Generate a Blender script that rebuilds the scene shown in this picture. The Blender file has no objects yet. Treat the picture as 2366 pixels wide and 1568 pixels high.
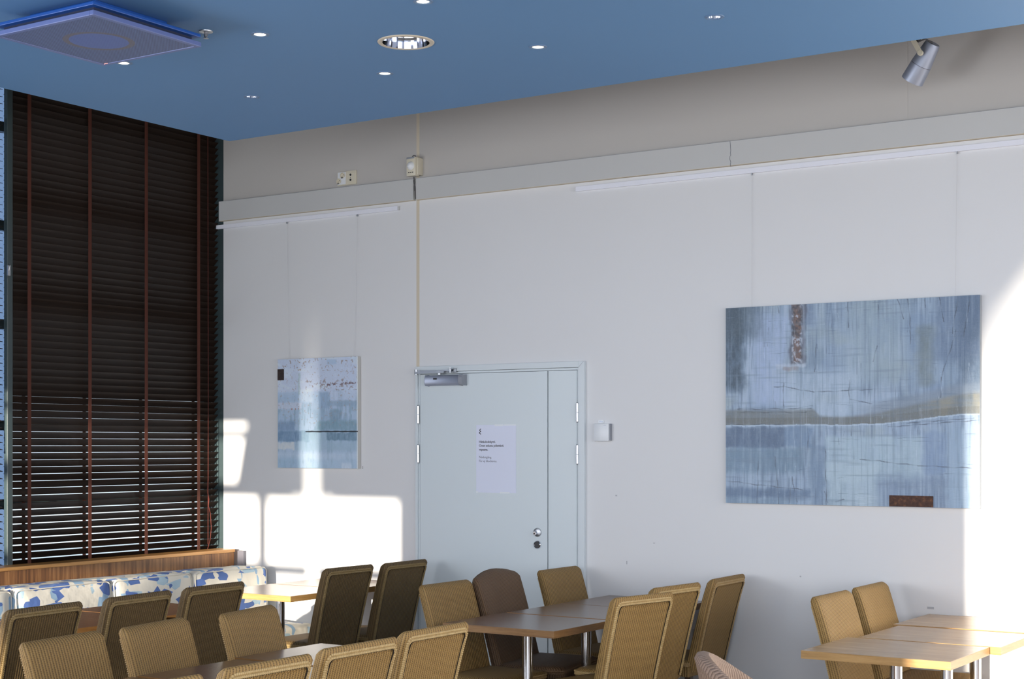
import bpy, bmesh, math, random
import numpy as np
from mathutils import Vector, Matrix
PI = math.pi
random.seed(7)
rng = np.random.RandomState(11)
S = bpy.context.scene
COL = S.collection

# ------------------------------------------------------------------ camera, world, light, exposure
cam = bpy.data.cameras.new('camera')
cam.lens = 54.016; cam.sensor_width = 36.0; cam.sensor_fit = 'HORIZONTAL'
cam.shift_y = 0.1023; cam.clip_end = 300
co = bpy.data.objects.new('camera', cam); COL.objects.link(co)
co.location = (7.585, -7.866, 1.62)
co.rotation_euler = (PI/2, 0, math.radians(33.301))
S.camera = co

S.view_settings.view_transform = 'Standard'
S.view_settings.look = 'None'
S.view_settings.gamma = 1.0
S.view_settings.use_curve_mapping = False
S.view_settings.exposure = 0.0
S.cycles.use_denoising = True
S.cycles.max_bounces = 8
S.cycles.diffuse_bounces = 5
S.cycles.glossy_bounces = 4
S.cycles.transparent_max_bounces = 12
S.cycles.sample_clamp_indirect = 6.0
S.cycles.caustics_reflective = False
S.cycles.caustics_refractive = False

W = bpy.data.worlds.new('world'); S.world = W; W.use_nodes = True
wn = W.node_tree.nodes; wn['Background'].inputs[0].default_value = (0.80, 0.90, 1.0, 1); wn['Background'].inputs[1].default_value = 1.5

SUN_DIR = Vector((-0.155, 1.0, -0.0885)).normalized()
def light(name, typ, loc, energy, color, direction, size=None, size_y=None):
    l = bpy.data.lights.new(name, typ); l.energy = energy; l.color = color
    if typ == 'AREA':
        l.shape = 'RECTANGLE'; l.size = size; l.size_y = size_y
    if typ == 'SUN': l.angle = math.radians(0.53)
    o = bpy.data.objects.new(name, l); COL.objects.link(o); o.location = loc
    o.rotation_euler = Vector(direction).to_track_quat('-Z', 'Y').to_euler()
    return o
light('sun', 'SUN', (8, -20, 5), 14.0, (1.0, 0.88, 0.72), SUN_DIR)
light('south_window_daylight', 'AREA', (5.6, -10.3, 1.75), 385, (0.93, 0.95, 1.0), (0, 1, -.42), 9.0, 2.7)
light('east_window_daylight', 'AREA', (10.8, -4.6, 1.65), 325, (0.98, 0.96, 0.98), (-1, 0, -.45), 8.4, 2.5)
light('west_window_daylight', 'AREA', (0.12, -6.0, 1.6), 270, (0.93, 0.95, 1.0), (1, 0.25, -.25), 5.0, 1.6)

# ------------------------------------------------------------------ helpers
class MB:
    def __init__(s): s.v = []; s.f = []; s.uv = []
    def add(s, vs, fs, uvs=None):
        b = len(s.v); s.v += [tuple(v) for v in vs]
        for i, f in enumerate(fs):
            s.f.append(tuple(b+k for k in f))
            s.uv.append(uvs[i] if uvs else [(0, 0)]*len(f))
        return s
    def box(s, x0, x1, y0, y1, z0, z1, M=None):
        vs = [(x, y, z) for x in (x0, x1) for y in (y0, y1) for z in (z0, z1)]
        if M: vs = [M @ Vector(v) for v in vs]
        return s.add(vs, [(0,1,3,2),(4,6,7,5),(0,4,5,1),(2,3,7,6),(0,2,6,4),(1,5,7,3)])
    def tube(s, p0, p1, r0, r1=None, n=16, caps=True):
        r1 = r0 if r1 is None else r1
        p0 = Vector(p0); p1 = Vector(p1); d = (p1-p0).normalized()
        a = d.orthogonal().normalized(); b = d.cross(a)
        vs = []
        for p, r in ((p0, r0), (p1, r1)):
            for k in range(n):
                t = 2*PI*k/n; vs.append(p + (a*math.cos(t)+b*math.sin(t))*r)
        fs = [(k, (k+1) % n, n+(k+1) % n, n+k) for k in range(n)]
        if caps: fs += [tuple(range(n-1, -1, -1)), tuple(range(n, 2*n))]
        return s.add(vs, fs)
    def lathe(s, prof, n=32, M=None, close=False):
        vs = []
        for r, z in prof:
            for k in range(n):
                t = 2*PI*k/n; v = Vector((r*math.cos(t), r*math.sin(t), z)); vs.append(M @ v if M else v)
        fs = []
        m = len(prof)
        for i in range(m if close else m-1):
            j = (i+1) % m
            for k in range(n):
                l = (k+1) % n; fs.append((i*n+k, i*n+l, j*n+l, j*n+k))
        return s.add(vs, fs)
    def path(s, pts, r, n=8):
        pts = [Vector(p) for p in pts]; vs = []
        for i, p in enumerate(pts):
            d = (pts[min(i+1, len(pts)-1)]-pts[max(i-1, 0)]).normalized()
            a = Vector((0, 0, 1)) if abs(d.z) < .9 else Vector((1, 0, 0))
            a = (a - d*a.dot(d)).normalized(); b = d.cross(a)
            for k in range(n):
                t = 2*PI*k/n; vs.append(p+(a*math.cos(t)+b*math.sin(t))*r)
        fs = []
        for i in range(len(pts)-1):
            for k in range(n):
                l = (k+1) % n; fs.append((i*n+k, i*n+l, (i+1)*n+l, (i+1)*n+k))
        fs += [tuple(range(n-1, -1, -1)), tuple((len(pts)-1)*n+k for k in range(n))]
        return s.add(vs, fs)
    def mesh(s, name, mat, smooth=False, bevel=0, fix=True):
        me = bpy.data.meshes.new(name); me.from_pydata(s.v, [], s.f)
        uvl = me.uv_layers.new(name='UVMap')
        flat = [c for u in s.uv for p in u for c in p]
        if len(flat) == 2*len(me.loops): uvl.data.foreach_set('uv', flat)
        if fix or bevel:
            bm = bmesh.new(); bm.from_mesh(me)
            if bevel: 
                es = [e for e in bm.edges if len(e.link_faces) == 2 and e.calc_face_angle(0) > .6]
                bmesh.ops.bevel(bm, geom=es, offset=bevel, segments=2, profile=.5, affect='EDGES')
            if fix: bmesh.ops.recalc_face_normals(bm, faces=bm.faces)
            bm.to_mesh(me); bm.free()
        me.materials.append(mat)
        if smooth:
            for p in me.polygons: p.use_smooth = True
            if smooth != 'all':
                try: me.set_sharp_from_angle(angle=math.radians(40))
                except Exception: pass
        return me
    def obj(s, name, mat, parent=None, smooth=False, bevel=0, loc=None, fix=True):
        o = bpy.data.objects.new(name, s.mesh(name, mat, smooth, bevel, fix)); COL.objects.link(o)
        if parent: o.parent = parent
        if loc: o.location = loc
        return o

def inst(o, parent=None, loc=None, rot=None):
    c = o.copy(); COL.objects.link(c)
    if parent: c.parent = parent
    if loc is not None: c.location = loc
    if rot is not None: c.rotation_euler = rot
    return c
def tag(o, label, cat, group=None):
    o['label'] = label; o['category'] = cat
    if group: o['group'] = group
    return o
def empty(name, loc=(0, 0, 0), rz=0):
    o = bpy.data.objects.new(name, None); COL.objects.link(o); o.location = loc; o.rotation_euler = (0, 0, rz)
    o.empty_display_size = .05
    return o
def struct(o): o['kind'] = 'structure'; return o
def copy_tree(o, parent=None):
    c = o.copy(); COL.objects.link(c)
    if parent: c.parent = parent
    for ch in [x for x in bpy.data.objects if x.parent == o]: copy_tree(ch, c)
    return c
def lin(r, g, b): return tuple(((c/255)/12.92 if c <= 10 else (((c/255)+.055)/1.055)**2.4) for c in (r, g, b))

# ------------------------------------------------------------------ materials
def mat(name, color=(.8, .8, .8), rough=.5, metal=0.0, emis=None, estr=0, spec=None):
    m = bpy.data.materials.new(name); m.use_nodes = True
    b = m.node_tree.nodes['Principled BSDF']
    b.inputs['Base Color'].default_value = (*color, 1); b.inputs['Roughness'].default_value = rough
    b.inputs['Metallic'].default_value = metal
    if spec is not None: b.inputs['Specular IOR Level'].default_value = spec
    if emis: b.inputs['Emission Color'].default_value = (*emis, 1); b.inputs['Emission Strength'].default_value = estr
    return m
class NT:
    def __init__(s, m): s.t = m.node_tree; s.n = s.t.nodes; s.b = s.n['Principled BSDF']
    def node(s, typ, **kw):
        n = s.n.new(typ)
        for k, v in kw.items(): setattr(n, k, v)
        return n
    def set(s, sock, v):
        if isinstance(v, bpy.types.NodeSocket): s.t.links.new(v, sock)
        elif v is not None: sock.default_value = v
    def math(s, op, a, b=None, c=None, clamp=False):
        n = s.node('ShaderNodeMath', operation=op); n.use_clamp = clamp
        s.set(n.inputs[0], a); s.set(n.inputs[1], b)
        if c is not None: s.set(n.inputs[2], c)
        return n.outputs[0]
    def mix(s, f, a, b, blend='MIX'):
        n = s.node('ShaderNodeMix', data_type='RGBA', blend_type=blend)
        s.set(n.inputs[0], f)
        s.set(n.inputs[6], (*a, 1) if isinstance(a, tuple) else a); s.set(n.inputs[7], (*b, 1) if isinstance(b, tuple) else b)
        return n.outputs[2]
    def coord(s, kind='Object'): return s.node('ShaderNodeTexCoord').outputs[kind]
    def mapping(s, v, scale=(1, 1, 1), rot=(0, 0, 0), loc=(0, 0, 0)):
        n = s.node('ShaderNodeMapping'); s.set(n.inputs[0], v)
        n.inputs['Scale'].default_value = scale; n.inputs['Rotation'].default_value = rot; n.inputs['Location'].default_value = loc
        return n.outputs[0]
    def noise(s, v, scale=5, detail=4, rough=.55, dist=0):
        n = s.node('ShaderNodeTexNoise'); s.set(n.inputs['Vector'], v)
        n.inputs['Scale'].default_value = scale; n.inputs['Detail'].default_value = detail
        n.inputs['Roughness'].default_value = rough; n.inputs['Distortion'].default_value = dist
        return n.outputs['Fac']
    def vor(s, v, scale=5, rnd=1):
        n = s.node('ShaderNodeTexVoronoi'); s.set(n.inputs['Vector'], v); n.inputs['Scale'].default_value = scale
        n.inputs['Randomness'].default_value = rnd
        return n.outputs
    def ramp(s, f, stops):
        n = s.node('ShaderNodeValToRGB'); s.set(n.inputs[0], f); e = n.color_ramp.elements
        while len(e) < len(stops): e.new(.5)
        for i, (p, c) in enumerate(stops):
            e[i].position = p; e[i].color = (*c, 1) if len(c) == 3 else c
        return n.outputs[0]
    def bump(s, h, strength=.3, dist=.01):
        n = s.node('ShaderNodeBump'); n.inputs['Strength'].default_value = strength; n.inputs['Distance'].default_value = dist
        s.set(n.inputs['Height'], h); s.t.links.new(n.outputs[0], s.b.inputs['Normal'])
    def sep(s, v):
        n = s.node('ShaderNodeSeparateXYZ'); s.set(n.inputs[0], v); return n.outputs
    def color(s, c): s.t.links.new(c, s.b.inputs['Base Color'])
    def rough(s, c): s.t.links.new(c, s.b.inputs['Roughness'])

def painted(name, c, rough=.6, var=.04, bump=.06):
    m = mat(name, c, rough); n = NT(m); v = n.coord()
    a = n.noise(v, 1.1, 5); d = tuple(x*(1-var) for x in c); e = tuple(min(1, x*(1+var)) for x in c)
    n.color(n.mix(a, d, e)); n.bump(n.noise(v, 160, 3), bump, .002); return m

M_wall = painted('wall_paint', (.70, .71, .725), .55, .025)
# a few scuffs low on the wall
n_ = NT(M_wall)
M_band = painted('band_paint', (.53, .54, .54), .6)
M_rail = mat('white_rail', (.80, .82, .90), .35)
M_caulk = mat('yellowed_filler', (.62, .555, .44), .7)
M_slab = painted('blue_ceiling_paint', (.104, .250, .490), .62, .03, .03)
M_up = painted('upper_ceiling_paint', (.16, .15, .14), .8)
M_door = painted('door_paint', (.64, .71, .745), .38, .015, .02)
M_casing = painted('casing_paint', (.64, .70, .735), .4, .02)
M_gap = mat('dark_gap', (.012, .014, .012), .9)
M_greyframe = painted('green_grey_frame', (.035, .055, .06), .35)
M_steel = mat('brushed_steel', (.42, .44, .47), .38, 1.0)
M_chrome = mat('chrome', (.72, .74, .80), .12, 1.0)
M_alu = mat('grey_aluminium', (.36, .40, .50), .45, .6)
M_greyplastic = mat('grey_plastic', (.27, .29, .33), .5)
M_black = mat('black_plastic', (.02, .02, .025), .4)
M_cream = mat('cream_plastic', (.66, .62, .50), .4)
M_white = mat('white_plastic', (.74, .77, .80), .35)
M_paper = mat('paper', (.70, .74, .88), .6)
M_ink = mat('ink', (.02, .02, .03), .7)
M_ink2 = mat('grey_ink', (.12, .13, .17), .7)
M_tape = mat('clear_tape', (.80, .84, .88), .15)
M_cable = mat('dark_cable', (.08, .08, .085), .5)
M_wire = mat('nylon_line', (.62, .62, .64), .3)
M_rust = mat('rust_plate', (.07, .035, .02), .7); n_ = NT(M_rust)
n_.color(n_.ramp(n_.noise(n_.coord(), 60, 5), [(.3, (.035, .014, .010)), (.55, (.075, .030, .016)), (.75, (.19, .085, .04))])); n_.bump(n_.noise(n_.coord(), 90, 4), .4, .003)
M_plate = mat('dark_metal_plate', (.022, .012, .012), .6); n_ = NT(M_plate); n_.color(n_.ramp(n_.noise(n_.coord(), 90, 5), [(.3, (.014, .008, .008)), (.8, (.05, .03, .026))]))
M_floor = mat('floor_linoleum', (.45, .36, .28), .35); n_ = NT(M_floor); n_.color(n_.mix(n_.noise(n_.coord(), 6, 6), (.20, .155, .115), (.28, .22, .17)))
M_snow = painted('snow_ground', (.85, .87, .9), .9)
M_redwall = mat('red_house_paint', (.45, .07, .05), .8)
M_roof = mat('grey_roof', (.35, .35, .38), .8)

def slat_mat():
    m = mat('slat_wood', (.03, .014, .010), .55, spec=.22); n = NT(m); v = n.mapping(n.coord(), (30, 1.2, 30))
    n.color(n.mix(n.noise(v, 4, 5), (.009, .0055, .004), (.032, .018, .012))); return m
M_slat = slat_mat()
M_tape2 = mat('ladder_tape_cloth', (.070, .014, .005), .8); n_ = NT(M_tape2); n_.bump(n_.noise(n_.coord(), 700, 2), .3, .001)
M_cord = mat('red_cord', (.10, .014, .008), .7)
M_brass = mat('brass', (.6, .35, .12), .3, 1.0)

def wood(name, dark, mid, light_, scale, rough=.3, rays=1.0):
    m = mat(name, mid, rough); n = NT(m); v = n.mapping(n.coord(), scale)
    a = n.noise(v, 3.0, 8, .6, .6)
    b = n.noise(n.mapping(n.coord(), tuple(k*4 for k in scale)), 6, 4, .7)
    f = n.math('ADD', n.math('MULTIPLY', a, .7), n.math('MULTIPLY', b, .3))
    n.color(n.ramp(f, [(.36, dark), (.5, mid), (.64, light_)])); n.bump(f, .08*rays, .001)
    return m
M_panelw = wood('veneer_teak', (.060, .022, .008), (.165, .072, .025), (.27, .135, .052), (14, 14, .5), .42)
M_cap = wood('oak_cap', (.30, .145, .045), (.42, .215, .07), (.52, .29, .10), (14, .5, 14), .35)
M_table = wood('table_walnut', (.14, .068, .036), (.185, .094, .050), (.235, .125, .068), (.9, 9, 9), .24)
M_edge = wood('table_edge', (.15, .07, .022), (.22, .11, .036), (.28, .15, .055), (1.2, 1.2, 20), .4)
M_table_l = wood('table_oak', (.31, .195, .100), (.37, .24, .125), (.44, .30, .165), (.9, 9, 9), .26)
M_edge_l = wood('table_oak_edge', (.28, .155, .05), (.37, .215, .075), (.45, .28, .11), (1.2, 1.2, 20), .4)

def weave(name, dark, mid, light_, var=.5, pitch=.0140, stitch=.0078):
    m = mat(name, mid, .62); n = NT(m); u = n.coord('UV'); s = n.sep(u)
    rib = n.math('MULTIPLY_ADD', n.math('SINE', n.math('MULTIPLY', s[0], 2*PI/pitch)), .5, .5)
    cell = n.math('MODULO', n.math('FLOOR', n.math('MULTIPLY', s[0], 1/pitch)), 2.0)
    ph = n.math('MULTIPLY_ADD', s[1], 2*PI/stitch, n.math('MULTIPLY', cell, PI))
    st = n.math('MULTIPLY_ADD', n.math('SINE', ph), .5, .5)
    h = n.math('ADD', n.math('MULTIPLY', rib, .74), n.math('MULTIPLY', st, .26))
    big = n.noise(n.coord(), 9, 5, .6)
    fine = n.noise(n.mapping(u, (1, .15, 1)), 500, 3, .7)
    base = n.mix(n.math('MULTIPLY_ADD', n.math('SUBTRACT', big, .5), 1.6*var, .5, True), mid, light_)
    base = n.mix(n.math('MULTIPLY', fine, .35), base, dark)
    groove = n.ramp(h, [(.12, (1, 1, 1)), (.50, (0, 0, 0))])
    n.color(n.mix(n.math('MULTIPLY', groove, .8), base, dark))
    n.bump(h, .8, .004); return m
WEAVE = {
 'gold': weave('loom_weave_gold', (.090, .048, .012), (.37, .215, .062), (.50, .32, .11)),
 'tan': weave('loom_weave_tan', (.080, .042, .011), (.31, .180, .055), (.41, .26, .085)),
 'shaded': weave('loom_weave_shaded', (.036, .021, .007), (.150, .090, .030), (.20, .130, .044)),  # darker copy of the same weave, shade put into its colour
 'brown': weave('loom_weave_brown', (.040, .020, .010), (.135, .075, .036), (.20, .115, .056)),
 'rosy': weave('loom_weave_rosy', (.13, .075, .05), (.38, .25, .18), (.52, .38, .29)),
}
def plainstraw(name, c, d):
    m = mat(name, c, .6); n = NT(m); n.color(n.mix(n.noise(n.coord(), 45, 4), d, c)); n.bump(n.noise(n.coord(), 400, 2), .3, .001); return m
BRAID = {k: plainstraw('braid_'+k, c, d) for k, c, d in (
 ('gold', (.64, .47, .22), (.38, .25, .10)), ('tan', (.48, .33, .15), (.28, .18, .075)), ('shaded', (.33, .235, .10), (.18, .12, .046)),
 ('brown', (.20, .12, .06), (.11, .06, .03)), ('rosy', (.5, .38, .28), (.3, .2, .14)))}
M_seam = mat('dark_seam', (.02, .012, .006), .9)
M_leg = mat('chair_leg_wood', (.05, .028, .015), .45)

def fabric():
    m = mat('leaf_print_fabric', (.7, .68, .6), .85); n = NT(m); v = n.node('ShaderNodeNewGeometry').outputs['Position']
    w = n.node('ShaderNodeTexNoise'); n.set(w.inputs['Vector'], v); w.inputs['Scale'].default_value = 6; w.inputs['Detail'].default_value = 1
    vm = n.node('ShaderNodeVectorMath', operation='SCALE'); n.set(vm.inputs[0], w.outputs['Color']); vm.inputs['Scale'].default_value = .022
    va = n.node('ShaderNodeVectorMath', operation='ADD'); n.set(va.inputs[0], v); n.set(va.inputs[1], vm.outputs[0])
    cream = (.66, .64, .57)
    c = cream
    for i, (rot, sc, col, th) in enumerate((((.5, .2, .7), (10, 22, 13), (.26, .40, .56), .87), ((-.6, .4, -.5), (22, 10, 15), (.36, .50, .60), .86), ((.3, -.7, .9), (13, 14, 26), (.07, .135, .36), .89), ((1.1, .2, .1), (15, 11, 28), (.12, .20, .43), .91), ((.1, .9, 1.4), (28, 11, 17), (.08, .15, .40), .93))):
        o = n.vor(n.mapping(va.outputs[0], sc, rot, (i*3.1, i*1.7, i*.9)), 1.0, 1)
        r = n.sep(o['Color'])
        k = n.math('GREATER_THAN', r[0], th)
        k = n.math('MULTIPLY', k, n.math('LESS_THAN', o['Distance'], .80))
        c = n.mix(k, c, col)
    n.color(c); n.bump(n.math('ADD', n.math('MULTIPLY', n.noise(v, 9, 3), 1.0), n.math('MULTIPLY', n.noise(v, 500, 2), .05)), .25, .02); return m
M_fab = fabric()
M_fabpipe = mat('cushion_piping', (.62, .60, .54), .85)

def emit(name, c, s):
    m = mat(name, (0, 0, 0), .5, 0, c, s); return m
M_lampon = emit('halogen_glow', (1.0, .78, .52), 14.0)
M_led = emit('led_red', (1.0, .35, .25), 3.0)
M_reflector = mat('mirror_reflector', (.82, .85, .92), .06, 1.0)
M_trimring = mat('cream_trim_ring', (.58, .52, .42), .4)
M_bluerim = mat('blue_painted_rim', (.11, .20, .36), .45)
M_acside = mat('ac_lavender_plastic', (.12, .165, .38), .4)
M_acbody = mat('ac_blue_body', (.008, .075, .34), .4)
M_acdark = mat('ac_dark_gap', (.01, .02, .06), .5)
def perforated():
    m = mat('ac_perforated_grille', (.2, .25, .45), .5); n = NT(m); v = n.coord(); s = n.sep(v)
    p = .0098
    a = n.math('SINE', n.math('MULTIPLY', s[0], 2*PI/p)); b = n.math('SINE', n.math('MULTIPLY', s[1], 2*PI/p))
    hole = n.math('GREATER_THAN', n.math('MULTIPLY', a, b), .22)
    r = n.math('SQRT', n.math('ADD', n.math('POWER', s[0], 2.0), n.math('POWER', s[1], 2.0)))
    ring = n.math('LESS_THAN', n.math('ABSOLUTE', n.math('SUBTRACT', r, .150)), .014)
    inner = n.math('LESS_THAN', r, .137)
    hc = n.mix(inner, (.030, .045, .10), (.085, .12, .34))
    hc = n.mix(ring, hc, (.13, .10, .09))
    fc = n.mix(inner, (.12, .165, .34), (.10, .155, .40))
    fc = n.mix(ring, fc, (.13, .14, .20))
    n.color(n.mix(hole, fc, hc)); return m
M_perf = perforated()

def glass(name, tint=(1, 1, 1), refl=.08):
    m = bpy.data.materials.new(name); m.use_nodes = True; t = m.node_tree; t.nodes.clear()
    o = t.nodes.new('ShaderNodeOutputMaterial'); mx = t.nodes.new('ShaderNodeMixShader'); tr = t.nodes.new('ShaderNodeBsdfTransparent')
    gl = t.nodes.new('ShaderNodeBsdfGlossy'); gl.inputs['Roughness'].default_value = .02; tr.inputs[0].default_value = (*tint, 1)
    mx.inputs[0].default_value = refl
    t.links.new(tr.outputs[0], mx.inputs[1]); t.links.new(gl.outputs[0], mx.inputs[2]); t.links.new(mx.outputs[0], o.inputs[0]); return m
M_glass = glass('window_glass', (.93, .96, .97))
M_glass2 = glass('blue_tinted_glass', (.42, .50, .62))

# ------------------------------------------------------------------ room shell
RX, RY, RZ = 11.0, -10.5, 4.25     # room reaches x 0..11, y -10.5..0, height 4.25
struct(MB().box(-.3, RX+.2, RY-.2, .2, -.12, 0).obj('floor', M_floor))
struct(MB().box(-.3, RX+.2, RY-.2, .2, RZ, RZ+.12).obj('ceiling_upper', M_up)).name = 'ceiling_1'
# north wall: two plastered panels with the yellowed joint between them
ZU = 3.312
M_wallup = painted('upper_wall_shaded', (.49, .475, .455), .7, .03)  # greyer than the wall below: shade by the hanging ceiling put into the colour
wb = MB(); wb.box(0, 1.692, 0, .2, 0, ZU); wb.box(1.706, RX, 0, .2, 0, ZU); wb.box(1.692, 1.706, .004, .2, 0, ZU)
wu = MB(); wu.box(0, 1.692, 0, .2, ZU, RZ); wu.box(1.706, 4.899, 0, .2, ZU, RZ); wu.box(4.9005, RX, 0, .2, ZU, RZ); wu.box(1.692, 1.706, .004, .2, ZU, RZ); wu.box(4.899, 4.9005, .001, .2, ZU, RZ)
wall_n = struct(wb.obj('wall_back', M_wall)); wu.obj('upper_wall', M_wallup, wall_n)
MB().box(1.688, 1.712, -.0006, .006, 2.116, RZ).obj('joint_filler', M_caulk, wall_n)
wb = MB()
random.seed(3)
for x, z, a, b in ((3.80, .70, .012, .002), (4.55, .62, .010, .008), (4.30, .90, .004, .004), (3.65, .55, .004, .02), (4.85, .48, .003, .02), (5.02, .77, .018, .006), (3.22, .93, .003, .010), (3.15, 1.32, .006, .004), (3.40, 1.05, .006, .002)):
    wb.box(x-a, x+a, -.0012, .001, z-b, z+b)
wb.obj('scuff_marks', mat('scuff_grey', (.42, .43, .46), .7), wall_n)
struct(MB().box(RX, RX+.2, RY-.2, .2, 0, RZ).obj('wall_right', M_wall))
# west wall: below the sill, above the window band, and the parts beyond the seen bays
wl = MB(); wl.box(-.2, 0, RY, .0, 0, .86); wl.box(-.2, 0, RY, 0, 4.1, RZ); wl.box(-.2, 0, RY, -3.55, .86, 4.1); wl.box(-.2, -.115, 0, .2, 0, RZ)
struct(wl.obj('wall_left', M_wall))
# unseen south wall, openings shaped for the sun patches, given as (x0, x1, z0, z1) where the sun comes in
E_ = math.tan(0); dxs, dzs = .155*10.5, .0885*10.5
def onS(x, z): return x + dxs, z + dzs
holes = []
def hole(x0, x1, z0, z1):
    a, b = onS(x0, z0); c, d = onS(x1, z1); holes.append((a, c, b, d))
hole(-.5, .328, .815, 1.255); hole(.416, 1.542, .815, 1.251)
hole(-.5, .328, .05, .722); hole(.416, 1.542, .05, .722)
hole(-.5, .225, 1.727, 1.762); hole(-.5, .225, 1.362, 1.662)
hole(.64, 1.0, 1.251, 3.2); hole(.78, .86, .722, .815)
hole(5.232, 9.3, -.92, 2.75)
xs = sorted({-.2, RX+.2} | {h[0] for h in holes} | {h[1] for h in holes}); zs = sorted({0, RZ} | {h[2] for h in holes} | {h[3] for h in holes})
xs = [x for x in xs if -.2 <= x <= RX+.2]
sw = MB()
for i in range(len(xs)-1):
    for j in range(len(zs)-1):
        cx, cz = (xs[i]+xs[i+1])/2, (zs[j]+zs[j+1])/2
        if not any(h[0] < cx < h[1] and h[2] < cz < h[3] for h in holes): sw.box(xs[i], xs[i+1], RY-.02, RY, zs[j], zs[j+1])
def prism(mb, pts, y0, y1):
    n = len(pts); mb.add([(x, y0, z) for x, z in pts]+[(x, y1, z) for x, z in pts], [tuple(range(n)), tuple(range(2*n-1, n-1, -1))]+[(k, (k+1) % n, n+(k+1) % n, n+k) for k in range(n)])
# slanting plate, added to shape the side of a sun patch
prism(sw, [onS(.205, 1.695), onS(.24, 1.695), onS(.24, 1.33), onS(.125, 1.33)], RY-.022, RY+.002)
struct(sw.obj('wall_front', M_wall))
# added unseen plate, its sloping edge trims the top of the sun patch
sun_mask = MB(); q0, q1 = .155*45, .0885*45
prism(sun_mask, [(x+q0, z+q1) for x, z in ((4.6, 1.20), (4.6, 4.4), (6.2, 4.4), (5.90, 2.75), (5.46, 2.2), (5.27, 1.7), (5.18, 1.20))], -45.2, -45.0)
def onW(x, z): return x+.155*20, z+.0885*20  # two more unseen plates, added to leave a slit for the light streak
prism(sun_mask, [onW(.3, 1.24), onW(.3, 3.6), onW(.8135, 3.6), onW(.811, 2.2), onW(.786, 1.24)], -20.1, -20)
prism(sun_mask, [onW(1.3, 1.24), onW(1.3, 3.6), onW(.8175, 3.6), onW(.830, 2.2), onW(.862, 1.24)], -20.1, -20)
struct(sun_mask.obj('sun_mask_plates', M_redwall))

# hanging blue ceiling, its holes cut out for the recessed lamps
SZ, CK = 3.380, .8844
def cs(x, y): return 7.585+(x-7.585)*CK, -7.866+(y+7.866)*CK
def slab():
    o = MB().box(1.312, 10.5, -6.6, -1.307, SZ, SZ+.16).obj('ceiling_2', M_slab)
    c = MB()
    for x, y, r in LAMPS: c.tube((x, y, SZ-.02), (x, y, SZ+.11), r, n=40)
    k = c.obj('cut', M_slab)
    m = o.modifiers.new('b', 'BOOLEAN'); m.object = k; m.operation = 'DIFFERENCE'; m.solver = 'EXACT'
    dg = bpy.context.evaluated_depsgraph_get(); me = bpy.data.meshes.new_from_object(o.evaluated_get(dg))
    o.modifiers.clear(); o.data = me; bpy.data.objects.remove(k)
    return struct(o)
SMALL = [(2.467, -2.303, 1), (2.489, -1.351, 1), (3.469, -1.363, 1), (4.444, -1.366, 0), (3.459, -2.314, 1), (1.489, -2.277, 1), (1.508, -1.332, 0)]
SMALL = [(*cs(x, y), o) for x, y, o in SMALL]
LAMPS = [(x, y, .030*CK) for x, y, _ in SMALL] + [(*cs(2.970, -1.797), .118*CK)]
slab()

# band, rails
b = MB().box(-.012, 1.683, -.028, .0, 3.177, 3.311).obj('trim_1', M_band, bevel=.001); struct(b)
MB().box(-.012, 1.683, -.0285, -.002, 3.1745, 3.177).obj('yellowed_edge', M_caulk, b)
b = MB().box(1.702, RX, -.028, 0, 3.177, 3.311); b = struct(b.obj('trim_2', M_band))
MB().box(1.702, RX, -.0285, -.002, 3.1745, 3.177).obj('yellowed_edge', M_caulk, b)
cr = MB(); pz_ = 3.311; px_ = 3.893
random.seed(5)
while pz_ > 3.18:
    nz, nx = pz_-.013, 3.893+random.uniform(-.005, .005); cr.add([(px_-.0012, -.0288, pz_), (px_+.0012, -.0288, pz_), (nx+.0012, -.0288, nz), (nx-.0012, -.0288, nz)], [(0, 1, 2, 3)]); px_, pz_ = nx, nz
cr.obj('paint_crack', M_ink2, b)
MB().box(-.012, 1.683, -.0285, -.0265, 3.311, 3.3125).obj('dusty_edge', M_greyplastic, bpy.data.objects['trim_1'])
MB().box(1.702, RX, -.0285, -.0265, 3.311, 3.3125).obj('dusty_edge', M_greyplastic, b)
def rail(name, x0, x1, label):
    r = empty(name, (x0, 0, 3.138)); L = x1-x0
    MB().box(0, L, -.016, 0, -.014, .014).obj('rail_profile', M_rail, r, bevel=.001)
    MB().box(L, L+.012, -.012, 0, -.013, .013).obj('end_cap', M_band, r)
    tag(r, label, 'picture rail'); return r
rail('picture_rail', -.05, 1.545, 'short white picture hanging rail above the small pale painting')
rail('picture_rail', 2.881, RX-.01, 'long white picture hanging rail above the large blue painting')

# ------------------------------------------------------------------ door
D = struct(empty('door_1', (1.694, 0, 0)))
X0 = 1.694
def dx(x): return x-X0
cas = MB()
cas.box(dx(1.694), dx(1.712), -.022, 0, 0, 2.114); cas.box(dx(2.903), dx(2.944), -.022, 0, 0, 2.114); cas.box(dx(1.712), dx(2.903), -.022, 0, 2.078, 2.114)
cas.obj('casing', M_casing, D, bevel=.0015)
st = MB(); st.box(dx(1.714), dx(1.724), -.012, 0, 0, 2.076); st.box(dx(2.892), dx(2.902), -.012, 0, 0, 2.076); st.box(dx(1.724), dx(2.892), -.012, 0, 2.064, 2.076)
st.obj('door_stop', M_casing, D)
g = MB().box(dx(1.712), dx(2.903), -.003, -.001, 0, 2.078); g.obj('gap_shadow', M_gap, D)
leaf = MB().box(dx(1.7265), dx(2.6815), -.014, 0, .01, 2.0615).obj('door_leaf', M_door, D, bevel=.001)
leaf2 = MB().box(dx(2.688), dx(2.8895), -.014, 0, .01, 2.0615).obj('narrow_door_leaf', M_door, D, bevel=.001)
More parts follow.
